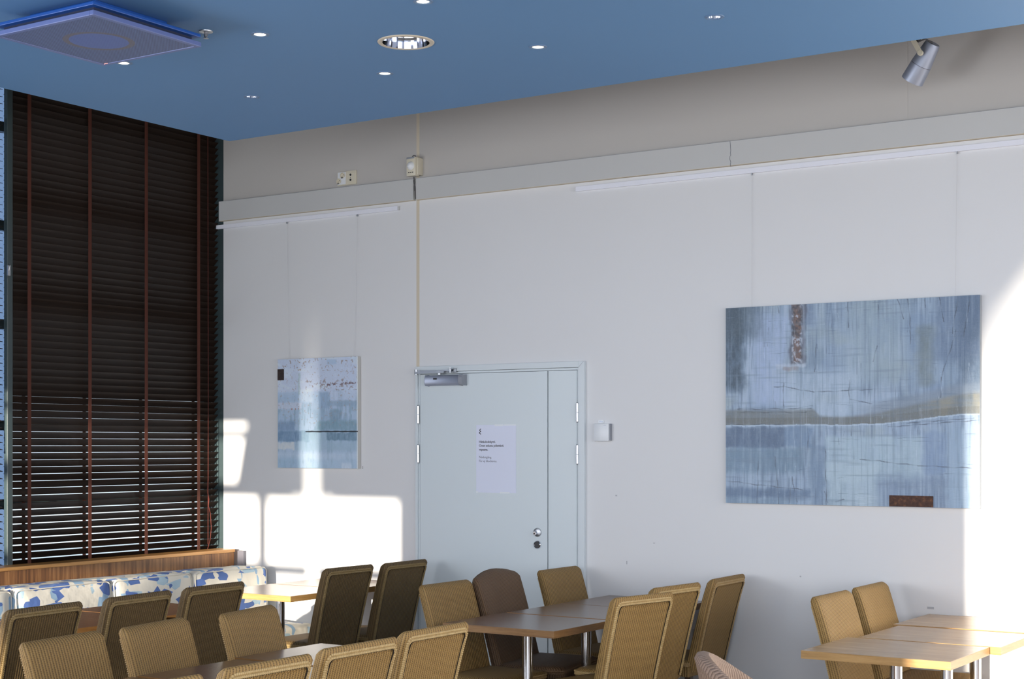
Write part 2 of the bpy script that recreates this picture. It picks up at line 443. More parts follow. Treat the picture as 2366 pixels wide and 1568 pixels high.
hm = MB().tube((0, 0, -.054), (0, 0, -.002), .0075, n=12); hm.tube((0, 0, .002), (0, 0, .054), .0075, n=12); hm.tube((0, 0, .054), (0, 0, .060), .007, .003, n=12); hm.tube((0, 0, -.060), (0, 0, -.054), .003, .007, n=12)
h0 = None
for x in (1.7185, 2.8970):
    for z in (1.809, 1.560, .25):
        if h0 is None: h0 = hm.obj('hinge', M_chrome, D, smooth=True, loc=(dx(x), -.024, z))
        else: inst(h0, D, (dx(x), -.024, z))
# mitre lines of the casing
MB().box(-.0005, .0005, -.0225, -.021, -.026, .026, Matrix.Rotation(math.radians(45), 4, 'Y')).obj('mitre_joint', M_ink2, D, loc=(dx(2.9235), 0, 2.096))
# closer: body on the leaf, folding arm
cb = MB(); 
prof = [(-.058, -.031), (-.064, -.015), (-.064, .015), (-.058, .031), (-.015, .034), (-.015, -.034)]
def extr(mb, prof, x0, x1, yoff=0, zoff=0):
    n = len(prof); mb.add([(x0, y+yoff, z+zoff) for y, z in prof]+[(x1, y+yoff, z+zoff) for y, z in prof], [tuple(range(n)), tuple(range(2*n-1, n-1, -1))]+[(k, (k+1) % n, n+(k+1) % n, n+k) for k in range(n)])
extr(cb, prof, dx(1.800), dx(2.060), 0, 2.022); cl = cb.obj('door_closer', M_alu, D, bevel=.003, smooth=True)
cb = MB(); extr(cb, prof, dx(2.060), dx(2.090), .0, 2.022); cb.obj('closer_end_cap', M_greyplastic, cl, bevel=.002)
MB().box(dx(1.866), dx(1.896), -.0655, -.060, 2.026, 2.037).obj('closer_window', M_black, cl, bevel=.002)
ab = MB(); ab.box(dx(1.735), dx(1.955), -.075, -.065, 2.066, 2.078); ab.box(dx(1.735), dx(1.985), -.055, -.045, 2.076, 2.087); ab.tube((dx(1.73), -.060, 2.060), (dx(1.73), -.060, 2.093), .011, n=12); ab.tube((dx(1.908), -.058, 2.055), (dx(1.908), -.058, 2.080), .013, n=12)
ab.obj('closer_arm', M_steel, cl)
sb_ = MB(); sb_.box(dx(1.960), dx(2.022), -.060, -.018, 2.070, 2.073); sb_.box(dx(1.965), dx(2.018), -.026, -.018, 2.070, 2.094); sb_.box(dx(1.990), dx(2.018), -.060, -.022, 2.090, 2.094); sb_.tube((dx(1.985), -.045, 2.066), (dx(1.985), -.045, 2.099), .007, n=10)
sb_.obj('closer_bracket', M_steel, cl)
MY = lambda x, y, z: Matrix.Translation((x, y, z)) @ Matrix.Rotation(PI/2, 4, 'X')
lk = MB().lathe([(0, .0), (.0, .010), (.015, .010), (.026, .006), (.027, 0)], 28, MY(dx(2.612), -.014, 1.088)).obj('lock_plate', M_steel, D, smooth=True)
MB().lathe([(0, .012), (.010, .012), (.013, .008), (.013, 0)], 20, MY(dx(2.603), -.024, 1.082)).obj('lock_cylinder', M_chrome, lk, smooth=True)
MB().lathe([(0, .013), (.0055, .013), (.0055, 0)], 12, MY(dx(2.602), -.025, 1.081)).obj('keyhole', M_black, lk)
k2 = MB().lathe([(.017, .0), (.021, .010), (.025, .006), (.026, 0)], 28, MY(dx(2.612), -.014, 1.013)).obj('latch_ring', M_chrome, D, smooth=True)
MB().lathe([(0, .005), (.020, .005), (.020, 0)], 28, MY(dx(2.612), -.014, 1.013)).obj('latch_disc', M_black, k2, smooth=True)

# notice on the door
def text(name, body, size, loc, m, parent=None, bold=0, rz=0):
    c = bpy.data.curves.new(name, 'FONT'); c.body = body; c.size = size; c.extrude = .0002; c.offset = bold; c.resolution_u = 3
    o = bpy.data.objects.new(name, c); COL.objects.link(o)
    dg = bpy.context.evaluated_depsgraph_get(); me = bpy.data.meshes.new_from_object(o.evaluated_get(dg)); bpy.data.objects.remove(o)
    me.materials.clear(); me.materials.append(m)
    o = bpy.data.objects.new(name, me); COL.objects.link(o); o.rotation_euler = (PI/2, 0, rz); o.location = loc
    if parent: o.parent = parent
    return o
nt = empty('notice', (2.310, -.0145, 1.531))
MB().box(-.1475, .1475, -.0008, .0, -.209, .209).obj('paper_sheet', M_paper, nt)
mk = MB()
for cx_, cz_, a_ in ((.004, .013, 40), (.004, .004, -35), (.001, -.004, 40), (.003, -.013, -35)):
    mk.box(-.0075, .0075, -.0013, -.0009, -.0022, .0022, Matrix.Translation((-.1215+cx_, 0, .168+cz_)) @ Matrix.Rotation(math.radians(-a_), 4, 'Y'))
mk.obj('logo_mark', M_ink, nt)
for i, (t, bld) in enumerate((('Hätäuloskäynti.', 1), ('Oven edusta pidettävä', 1), ('vapaana.', 1), (None, 0), ('Nödutgång.', 0), ('Får ej blockeras.', 0))):
    if t: text('lettering', t, .0200 if bld else .0203, (-.1265, -.0010, .098-.0238*i), M_ink if bld else M_ink2, nt, .00028 if bld else 0)
for q_ in ((-.01, .055, .200, .212), (.03, .10, -.213, -.203), (-.1485, -.135, -.213, -.200), (.06, .1485, .203, .2115)):
    MB().box(q_[0], q_[1], -.0012, -.0008, q_[2], q_[3]).obj('tape_strip', M_tape, nt)
tag(nt, 'white paper notice in Finnish and Swedish taped on the white door', 'notice')

# access reader beside the door
ar = empty('wall_sounder', (3.065, 0, 1.690))
MB().box(-.050, .050, -.032, 0, -.052, .052).obj('housing', M_white, ar, bevel=.004, smooth=True)
MB().box(.050, .056, -.026, 0, -.048, .050).obj('side_vent', M_greyplastic, ar)
t_ = MB().box(-.034, .004, -.006, 0, .054, .072).obj('name_tag', M_white, ar)
MB().box(-.027, -.003, -.0065, -.0055, .060, .066).obj('tag_print', M_alu, t_)
MB().box(.016, .034, -.0325, -.0318, .0395, .0415).obj('tiny_print', M_alu, ar)
tag(ar, 'small square white plastic box on the wall to the right of the door', 'alarm box')

# motion detector
pr = empty('motion_detector', (1.697, -.028, 3.378))
MB().box(-.036, .036, -.045, .0, -.055, .064).obj('housing', M_cream, pr, bevel=.006, smooth=True)
MB().box(.036, .044, -.03, .028, -.05, .06).obj('back_shell', M_cream, pr, bevel=.003, smooth=True)
MB().lathe([(.0, .020), (.012, .018), (.022, .011), (.027, 0)], 24, MY(0, -.045, .008)).obj('sensor_dome', M_white, pr, smooth=True)
v_ = MB()
for i in range(3): v_.box(-.020+i*.015, -.010+i*.015, -.0455, -.044, -.037, -.031)
v_.obj('vent_slot', M_black, pr)
MB().box(-.036, .030, -.0455, .0, .050, .0645).obj('dusty_top', M_greyplastic, pr, bevel=.004)
MB().path([(-.012, -.012, .062), (-.010, -.012, .074), (0, -.012, .079), (.012, -.012, .076), (.016, -.012, .062)], .0028).obj('cable', M_cable, pr)
cp = MB(); cp.path([(-.008, -.005, -.055), (-.004, -.006, -.075), (.006, -.008, -.09), (-.002, -.004, -.11), (-.003, 0, -.145)], .0026); cp.obj('cable', M_cable, pr)
cp = MB(); cp.path([(.004, -.005, -.055), (-.006, -.007, -.08), (-.002, -.006, -.1), (.005, -.004, -.12), (.006, .0, -.198)], .0026)
cp.obj('cable', M_cable, pr)
tag(pr, 'cream motion detector with white dome hung over the vertical wall joint', 'motion detector')

# sockets
sk = empty('wall_socket', (1.122, 0, 3.372)); 
MB().box(-.080, .080, -.010, 0, -.046, .046).obj('cover_frame', M_cream, sk, bevel=.003)
MB().box(-.072, -.006, -.016, -.009, -.040, .042).obj('double_outlet', M_white, sk, bevel=.002)
for x, z in ((-.060, -.018), (-.028, .018)):
    o_ = MB().lathe([(.017, 0), (.019, .006), (.014, .0065), (.013, .001), (0, .001)], 24, MY(x, -.016, z)).obj('outlet_well', M_cream, sk, smooth=True)
    hh = MB()
    for a_ in (-1, 1): hh.lathe([(.0028, 0), (.0028, .0012), (0, .0012)], 8, MY(x+a_*.005, -.017, z+a_*.004))
    hh.box(x-.010, x+.006, -.0225, -.021, z-.0185, z-.0125)
    hh.obj('pin_hole', M_black, o_)
MB().box(.012, .068, -.014, -.009, -.034, .034).obj('aerial_plate', M_cream, sk, bevel=.002)
hh = MB()
for z in (-.016, .018): hh.lathe([(.0075, 0), (.0075, .0015), (0, .0015)], 14, MY(.036, -.0142, z))
hh.lathe([(.0025, 0), (.0025, .001), (0, .001)], 8, MY(.036, -.0142, .001)); hh.obj('aerial_jack', M_black, sk)
tag(sk, 'cream double wall socket with aerial outlet high on the left wall part', 'socket')

# ------------------------------------------------------------------ windows and blinds (west side)
ZB, ZT = .86, 4.1
w1 = struct(empty('window_1', (0, 0, 0)))
fr = MB(); fr.box(-.022, .012, -1.838, -1.798, ZB, ZT); fr.obj('mullion', M_greyframe, w1, bevel=.004)
MB().box(-.1, .006, -.003, .0002, ZB, ZT).obj('jamb', M_greyframe, w1)
MB().box(-.16, -.105, -.08, -.003, ZB, ZT).obj('corner_post', M_greyframe, w1)
for z in (1.255, 1.735, 2.35, 2.95, 3.55): MB().box(-.17, -.125, -1.80, -.08, z-.030, z+.030).obj('transom', M_greyframe, w1)
MB().box(-.15, -.146, -1.705, -.08, ZB, ZT).obj('window_pane', M_glass, w1)
MB().box(-.2, .0, -1.80, -.003, .855, .872).obj('sill', M_greyframe, w1)
hk = MB(); hk.box(.012, .020, -1.842, -1.822, 2.63, 2.69); hk.path([(.018, -1.832, 2.66), (.024, -1.829, 2.69), (.02, -1.826, 2.70)], .003); hk.obj('cord_cleat', M_steel, w1)
w2 = struct(empty('window_2', (0, 0, 0)))
for z in (1.255, 1.735, 2.35, 2.95, 3.55): MB().box(-.17, -.125, -3.55, -1.862, z-.030, z+.030).obj('transom', M_greyframe, w2)
MB().box(-.15, -.146, -3.55, -1.705, ZB, ZT).obj('window_pane', M_glass2, w2)
MB().box(-.2, .0, -3.55, -1.862, .855, .872).obj('sill', M_greyframe, w2)

def slat_mesh(L, w=.0585, th=.0028):
    mb = MB(); k = 6
    pts = [(w*(i/k-.5), .0022*(1-(2*i/k-1)**2)) for i in range(k+1)]
    vs = [(x, 0, z) for x, z in pts]+[(x, 0, z-th) for x, z in pts]; n = len(vs)
    vs2 = [(x, L, z) for x, _, z in vs]
    fs = [(i, i+1, n+i+1, n+i) for i in range(k)] + [(k+1+i, n+k+1+i, n+k+2+i, k+2+i) for i in range(k)]
    fs += [(0, n, n+k+1, k+1), (k, 2*k+1, n+2*k+1, n+k)] + [tuple(list(range(k+1))+list(range(2*k+1, k, -1)))] + [tuple([n+i for i in range(k+1)][::-1]+[n+i for i in range(k+1, 2*k+2)])]
    return mb.add(vs+vs2, fs)
def blind(y0, y1, tapes, tiltf, xc, label):
    r = empty('venetian_blind', (xc, y0, ZB+.02)); L = y1-y0; base = None; P = .0432
    random.seed(4); n = int((ZT-ZB-.06)/P)
    for i in range(n):
        z = .02+i*P; t = tiltf(z+ZB)+random.uniform(-.012, .012)
        if base is None: base = slat_mesh(L).obj('slat', M_slat, r, smooth=True, loc=(0, 0, z)); s_ = base
        else: s_ = inst(base, r, (0, 0, z))
        s_.rotation_euler = (random.uniform(-.0006, .0006), t, 0)
    MB().box(-.028, .028, 0, L, -.012, .002).obj('bottom_rail', M_slat, r, bevel=.003)
    for y in tapes:
        q = MB().box(.026, .0272, y-y0-.0135, y-y0+.0135, -.01, n*P+.02); q.box(-.0275, -.0265, y-y0-.0135, y-y0+.0135, -.01, n*P+.02)
        q.obj('ladder_tape', M_tape2, r)
    tag(r, label, 'blind'); return r
b1 = blind(-1.796, -.012, (-1.643, -1.168, -.689, -.206), lambda z: -(.735 if z > 1.3 else .70), -.055, 'tall dark wooden venetian blind, mostly closed, between grey post and white wall')
for c_, x_ in enumerate((.036,)):
    MB().path([(x_, 1.67, .05), (x_, 1.672, 1.0), (x_, 1.668, 3.1)], .0022, 6).obj('pull_cord', M_cord, b1)
MB().path([(.037, 1.67, .30), (.040, 1.675, .36), (.034, 1.666, .42), (.037, 1.671, .5)], .003, 6).obj('cord_knot', M_cord, b1)
MB().path([(.037, 1.672, .32), (.039, 1.690, .26), (.038, 1.70, .16), (.037, 1.69, .08), (.036, 1.66, .0)], .0022, 6).obj('cord_loop', M_cord, b1)
b2 = blind(-3.54, -1.842, (-3.39, -2.92, -2.45, -2.02), lambda z: .12, -.055, 'blind with open slats at the far left edge, left of the grey post')
cdm = MB()
cdm.path([(.045, 1.623, .70), (.05, 1.615, .80), (.052, 1.630, .88), (.045, 1.612, .98), (.05, 1.622, 1.15), (.045, 1.618, 2.2)], .0024, 6)
cdm.path([(.05, 1.60, .72), (.055, 1.635, .77), (.05, 1.612, .86), (.052, 1.600, .93), (.048, 1.630, 1.0), (.045, 1.625, 2.2)], .0024, 6)
cdm.path([(.05, 1.60, .70), (.057, 1.64, .69), (.052, 1.635, .76), (.05, 1.60, .84)], .0022, 6)
cdm.obj('pull_cord', M_cord, b2)
MB().lathe([(0, .735), (.006, .73), (.008, .71), (.014, .70), (.014, .692), (0, .690)], 12, Matrix.Translation((.048, 1.618, 0))).obj('cord_tassel', M_brass, b2, smooth=True)

# ------------------------------------------------------------------ outside, seen between the slats
gs = MB().box(-90, -1.0, -60, 70, -3.2, -3.0).obj('ground_1', M_snow); gs['kind'] = 'structure'
def house(x, y, w, d, h, label, wm):
    r = empty('house', (x, y, -3.0))
    MB().box(-w/2, w/2, -d/2, d/2, 0, h).obj('wall', wm, r)
    q = MB(); q.add([(-w/2-.3, -d/2-.3, h), (w/2+.3, -d/2-.3, h), (w/2+.3, d/2+.3, h), (-w/2-.3, d/2+.3, h), (0, -d/2-.3, h+1.2), (0, d/2+.3, h+1.2)], [(0, 1, 4), (2, 3, 5), (1, 2, 5, 4), (3, 0, 4, 5), (0, 3, 2, 1)]); q.obj('roof', M_roof, r)
    for k in range(4):
        f_ = MB().box(w/2, w/2+.05, -d/2+.6+k*d/4, -d/2+1.5+k*d/4, .9, 2.0).obj('window', M_white, r)
        MB().box(w/2+.05, w/2+.07, -d/2+.7+k*d/4, -d/2+1.4+k*d/4, 1.0, 1.9).obj('pane', M_glass2, f_)
    tag(r, label, 'house')
house(-40, 8, 5, 7, 2.6, 'distant red house glimpsed through the lower left slat gaps', M_redwall)

# ------------------------------------------------------------------ bench along the west side
bp = empty('bench_back_panel', (0, 0, 0))
Y0, Y1 = -5.2, -.055
prev = Y1
pm = [Y1, -1.30, -2.50, -3.70, Y0]
for i in range(4):
    MB().box(.02, .158, pm[i+1]+.0012, pm[i]-.0012, 0, .876).obj('veneer_panel', M_panelw, bp)
MB().box(.012, .164, Y0, Y1+.004, .876, .898).obj('cap', M_cap, bp, bevel=.002)
MB().box(.166, .222, -.030, -.001, .55, .886).obj('end_shade_strip', mat('shade_grey', (.10, .10, .125), .6), bp, bevel=.001)  # dark strip added in place of the shade beside the panel end
tag(bp, 'long brown veneer panel with oak cap behind the banquette, below the blinds', 'panel')
be = empty('banquette_bench', (0, 0, 0))
MB().box(.165, .88, Y0, -.06, 0.06, .33).obj('bench_box', M_panelw, be)
MB().box(.20, .82, Y0+.02, -.08, 0, .06).obj('plinth', M_black, be)
tag(be, 'low wooden banquette bench under the patterned cushions along the window', 'bench')

def cushion_mb(lx, ly, lz, puff=.012, nx=8, ny=18, nz=8, r=.03, crown=.0):
    bm = bmesh.new(); bmesh.ops.create_cube(bm, size=1)
    bmesh.ops.subdivide_edges(bm, edges=bm.edges[:], cuts=9, use_grid_fill=True)
    mb = MB(); bm.verts.ensure_lookup_table()
    vs = []
    for v in bm.verts:
        p = [v.co.x*2, v.co.y*2, v.co.z*2]
        L = [lx/2, ly/2, lz/2]
        # remap to concentrate near the edges then round
        q = [math.copysign(abs(c)**.6, c)*l for c, l in zip(p, L)]
        inner = [max(-l+r, min(l-r, c)) for c, l in zip(q, L)]
        d = Vector(q)-Vector(inner)
        if d.length > 1e-9: d = d.normalized()*r
        o = Vector(inner)+d
        for a in range(3):
            b_, c_ = (a+1) % 3, (a+2) % 3
            if abs(p[a]) > .999: o[a] += math.copysign(puff*(1-p[b_]**2)*(1-p[c_]**2), p[a])
        o.x += .003*math.sin(o.y*23+o.z*11); o.z += .003*math.sin(o.y*17+o.x*13)*(1 if o.z > 0 else 0)
        vs.append(o)
    mb.add(vs, [tuple(v.index for v in f.verts) for f in bm.faces]); bm.free(); return mb
def piping(lx, ly, lz, sx, r=.03):
    x = sx*(lx/2-.006); a, b_ = ly/2-.006, lz/2-.006; pts = []
    for cx_, cz_, t0 in ((a-r, b_-r, 0), (-a+r, b_-r, PI/2), (-a+r, -b_+r, PI), (a-r, -b_+r, 1.5*PI)):
        for k in range(5):
            t = t0+k*PI/8; pts.append((x, cx_+r*math.cos(t), cz_+r*math.sin(t)))
    pts.append(pts[0]); return MB().path(pts, .0035, 6)
GC = 'leaf print back cushions'
cl_ = ['end back cushion of the banquette beside the white wall, cream with blue leaf print', 'second leaf print back cushion from the white wall, behind the chairs', 'third leaf print back cushion from the white wall, long and sagging', 'leaf print back cushion cut off by the left edge of the photo']
spans = [(-.105, -.79), (-.80, -1.46), (-1.475, -2.185), (-2.20, -2.90)]
for i, (a, b_) in enumerate(spans):
    L = a-b_; r = empty('back_cushion', (.436, (a+b_)/2, .62))
    h_ = .355
    c_ = cushion_mb(.17, L, h_, .014).obj('cushion_cover', M_fab, r, smooth='all')
    piping(.17, L, h_, 1).obj('piping', M_fabpipe, r, smooth=True); piping(.17, L, h_, -1).obj('piping', M_fabpipe, r, smooth=True)
    r.rotation_euler = (random.uniform(-.012, .012), -.06+random.uniform(-.02, .02), random.uniform(-.02, .02))
    tag(r, cl_[i], 'cushion', GC)
o_ = cushion_mb(.15, 5.0, .30, .004).obj('back_bolster', M_fab, None, smooth='all', loc=(.243, -2.60, .645)); tag(o_, 'long leaf print backrest pad between veneer panel and loose cushions', 'bolster')
ys = [-.07, -1.27, -2.47, -3.67]
for i, y in enumerate(ys):
    o_ = cushion_mb(.58, 1.185, .105, .010).obj('seat_cushion', M_fab, None, smooth='all', loc=(.60, y-.6, .3885))
    tag(o_, ['seat cushion at the wall end of the banquette, pale in the sun', 'banquette seat cushion behind the second window table', 'banquette seat cushion farther left under the dark tables', 'banquette seat cushion left of the frame edge'][i], 'cushion', 'banquette seat cushions')

# ------------------------------------------------------------------ tables
def make_table(mt, me_):
    r = empty('cafe_table'); w, d = .320, .270
    MB().box(-w+.0015, w-.0015, -d+.0015, d-.0015, .7135, .745).obj('tabletop', mt, r, bevel=.001)
    q = MB(); t = .0022
    q.box(-w-.0005, -w+t, -d, d, .711, .7445); q.box(w-t, w+.0005, -d, d, .711, .7445); q.box(-w+t, w-t, -d-.0005, -d+t, .711, .7445); q.box(-w+t, w-t, d-t, d+.0005, .711, .7445)
    q.obj('edge_band', me_, r)
    MB().box(-.12, .12, -.12, .12, .702, .7135).obj('mounting_plate', M_black, r)
    MB().tube((0, 0, .02), (0, 0, .704), .0265, n=28).obj('post', M_chrome, r, smooth=True)
    MB().lathe([(.0265, .035), (.045, .03), (.150, .014), (.160, .008), (.160, 0), (0, 0)], 40).obj('base_plate', M_steel, r, smooth=True)
    return r
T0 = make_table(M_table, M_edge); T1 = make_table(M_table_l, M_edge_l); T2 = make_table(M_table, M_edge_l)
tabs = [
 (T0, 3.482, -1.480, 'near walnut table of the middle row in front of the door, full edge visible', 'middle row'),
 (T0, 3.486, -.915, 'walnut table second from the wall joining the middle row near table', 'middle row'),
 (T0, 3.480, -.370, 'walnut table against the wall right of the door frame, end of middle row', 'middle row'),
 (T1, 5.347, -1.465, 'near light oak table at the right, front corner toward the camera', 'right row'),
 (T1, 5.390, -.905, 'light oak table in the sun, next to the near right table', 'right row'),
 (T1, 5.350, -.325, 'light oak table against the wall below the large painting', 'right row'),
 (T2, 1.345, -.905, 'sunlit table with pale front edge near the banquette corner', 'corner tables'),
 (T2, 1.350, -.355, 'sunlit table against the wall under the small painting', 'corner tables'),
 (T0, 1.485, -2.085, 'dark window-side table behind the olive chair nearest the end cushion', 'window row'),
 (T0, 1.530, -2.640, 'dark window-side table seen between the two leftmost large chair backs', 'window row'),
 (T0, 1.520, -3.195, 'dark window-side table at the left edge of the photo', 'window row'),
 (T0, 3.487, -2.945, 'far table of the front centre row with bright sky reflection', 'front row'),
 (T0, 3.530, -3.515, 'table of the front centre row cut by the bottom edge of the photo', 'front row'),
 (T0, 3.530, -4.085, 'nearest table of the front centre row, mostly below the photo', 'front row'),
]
seen = set()
for p, x, y, lab, g in tabs:
    t = p if p not in seen else copy_tree(p); seen.add(p)
    t.location = (x, y, 0); tag(t, lab, 'table', 'tables of the '+g)

# ------------------------------------------------------------------ woven chairs: local +x is the way the sitter faces, rear top edge at x = 0
ZTOP = .905
def leanx(z):
    t = max(0, (ZTOP-z)/(ZTOP-.42)); return .135*t**.86
def back_mb(w, thick=.046, crown=0.0, bow=0.0):
    z0 = .40; levels = [z0+(ZTOP-.022-z0)*i/13 for i in range(14)]
    rings = [(z, 0.0, 0.0) for z in levels] + [(ZTOP-.010, .006, .005), (ZTOP-.003, .013, .011), (ZTOP, .022, .020)]
    mb = MB(); rc = .016; ring_pts = []
    def section(w, t, sh):
        hw, ht = w/2-sh, t/2-min(sh, t*.42); r = max(.002, min(rc, ht*.95, rc-sh*.3)); pts = []
        # start mid rear, walk around: rear face -x
        for cx_, cy_, t0 in ((-ht+r, hw-r, PI), (ht-r, hw-r, PI/2), (ht-r, -hw+r, 0), (-ht+r, -hw+r, -PI/2)):
            for k in range(4):
                a = t0-k*PI/6; pts.append((cx_+r*math.cos(a), cy_+r*math.sin(a)))
        out = []
        for i, p in enumerate(pts):
            q = pts[(i+1) % len(pts)]; out.append(p)
            if (i+1) % 4 == 0:
                m = 8 if abs(p[1]-q[1]) > .1 else 1
                for j in range(1, m): out.append((p[0]+(q[0]-p[0])*j/m, p[1]+(q[1]-p[1])*j/m))
        return out
    vs = []; N = None
    for z, shw, sht in rings:
        zz = min(z, ZTOP); t = thick+.014*(ZTOP-zz)/(ZTOP-.4)
        wz = w*(1-.06*(ZTOP-zz)/(ZTOP-.4))
        sec = section(wz, t, shw if shw < .02 else .020); N = len(sec)
        for (x, y) in sec:
            k = 1-(2*y/w)**2
            lift = crown*k*max(0, (z-.6)/(ZTOP-.6))
            vs.append((leanx(zz)+thick/2+x-bow*k*max(0, (zz-.4)/.5), y, z+lift))
    # arc length of the base section for uv
    L = [0]; 
    for i in range(N): a = vs[i]; c = vs[(i+1) % N]; L.append(L[-1]+math.hypot(a[0]-c[0], a[1]-c[1]))
    fs = []; uv = []
    for r in range(len(rings)-1):
        for i in range(N):
            j = (i+1) % N
            fs.append((r*N+i, r*N+j, (r+1)*N+j, (r+1)*N+i))
            za, zb_ = vs[r*N+i][2]*1.0, vs[(r+1)*N+i][2]
            uv.append([(L[i], za), (L[i+1], za), (L[i+1], zb_), (L[i], zb_)])
    top = [(len(rings)-1)*N+i for i in range(N)]
    # top cap: strip across x with v following x so ribs run over the top
    c = len(vs); fs.append(tuple(top)); uv.append([(vs[i][1]+2*w, vs[i][0]) for i in top])
    fs.append(tuple(range(N-1, -1, -1))); uv.append([(vs[i][1], vs[i][0]) for i in range(N-1, -1, -1)])
    mb.add(vs, fs, uv); return mb
def rear_panel_mb(w, thick, crown, bow):
    mb = MB(); iw = w/2-.034; nz_, ny_ = 12, 8; z0, z1 = .44, ZTOP-.050
    P = []
    for i in range(nz_+1):
        z = z0+(z1-z0)*i/nz_; wz = iw*(1-.06*(ZTOP-z)/(ZTOP-.4))
        for j in range(ny_+1):
            y = wz*(2*j/ny_-1); k = 1-(2*y/w)**2
            x = leanx(z)+thick/2-(thick+.014*(ZTOP-z)/(ZTOP-.4))/2-bow*k*max(0, (z-.4)/.5)-.0035
            P.append((x, y, z+crown*k*max(0, (z-.6)/(ZTOP-.6))))
    n = len(P); P2 = [(x+.006, y, z) for x, y, z in P]
    fs, uv = [], []
    for i in range(nz_):
        for j in range(ny_):
            a = i*(ny_+1)+j; q = (a, a+1, a+ny_+2, a+ny_+1); fs.append(q); uv.append([(P[k][1]*1.0, P[k][2]) for k in q])
    # rim
    ring = [j for j in range(ny_+1)]+[i*(ny_+1)+ny_ for i in range(1, nz_+1)]+[nz_*(ny_+1)+j for j in range(ny_-1, -1, -1)]+[i*(ny_+1) for i in range(nz_-1, 0, -1)]
    for k in range(len(ring)):
        a, b_ = ring[k], ring[(k+1) % len(ring)]; fs.append((a, b_, b_+n, a+n)); uv.append([(0, 0)]*4)
    return mb.add(P+P2, fs, uv)
def bead(mb, c, d, nrm, L=.0115, wd=.0066, ht=.0050):
    d = Vector(d).normalized(); nrm = Vector(nrm).normalized(); s_ = d.cross(nrm); c = Vector(c)
    vs = [c-d*L/2, c+d*L/2]
    for t in (-.5, .5):
        for k in range(6):
            a = k*PI/3; vs.append(c+d*L*t*.52+s_*wd*math.cos(a)+nrm*ht*math.sin(a))
    fs = [(0, 2+(k+1) % 6, 2+k) for k in range(6)]+[(2+k, 2+(k+1) % 6, 8+(k+1) % 6, 8+k) for k in range(6)]+[(8+k, 8+(k+1) % 6, 1) for k in range(6)]
    mb.add(vs, fs)
def braid_mb(pts, nrmf, half=.0060):
    mb = MB(); pts = [Vector(p) for p in pts]; step = .0090; acc = 0
    for i in range(len(pts)-1):
        a, b_ = pts[i], pts[i+1]; d = (b_-a); L = d.length; d = d.normalized(); k = acc
        while k < L:
            p = a+d*k; nm = Vector(nrmf(p)).normalized(); s_ = d.cross(nm)
            bead(mb, p+s_*half, d*.8+s_*.62, nm); bead(mb, p+d*step*.5-s_*half, d*.8-s_*.62, nm); k += step
        acc = k-L
    return mb
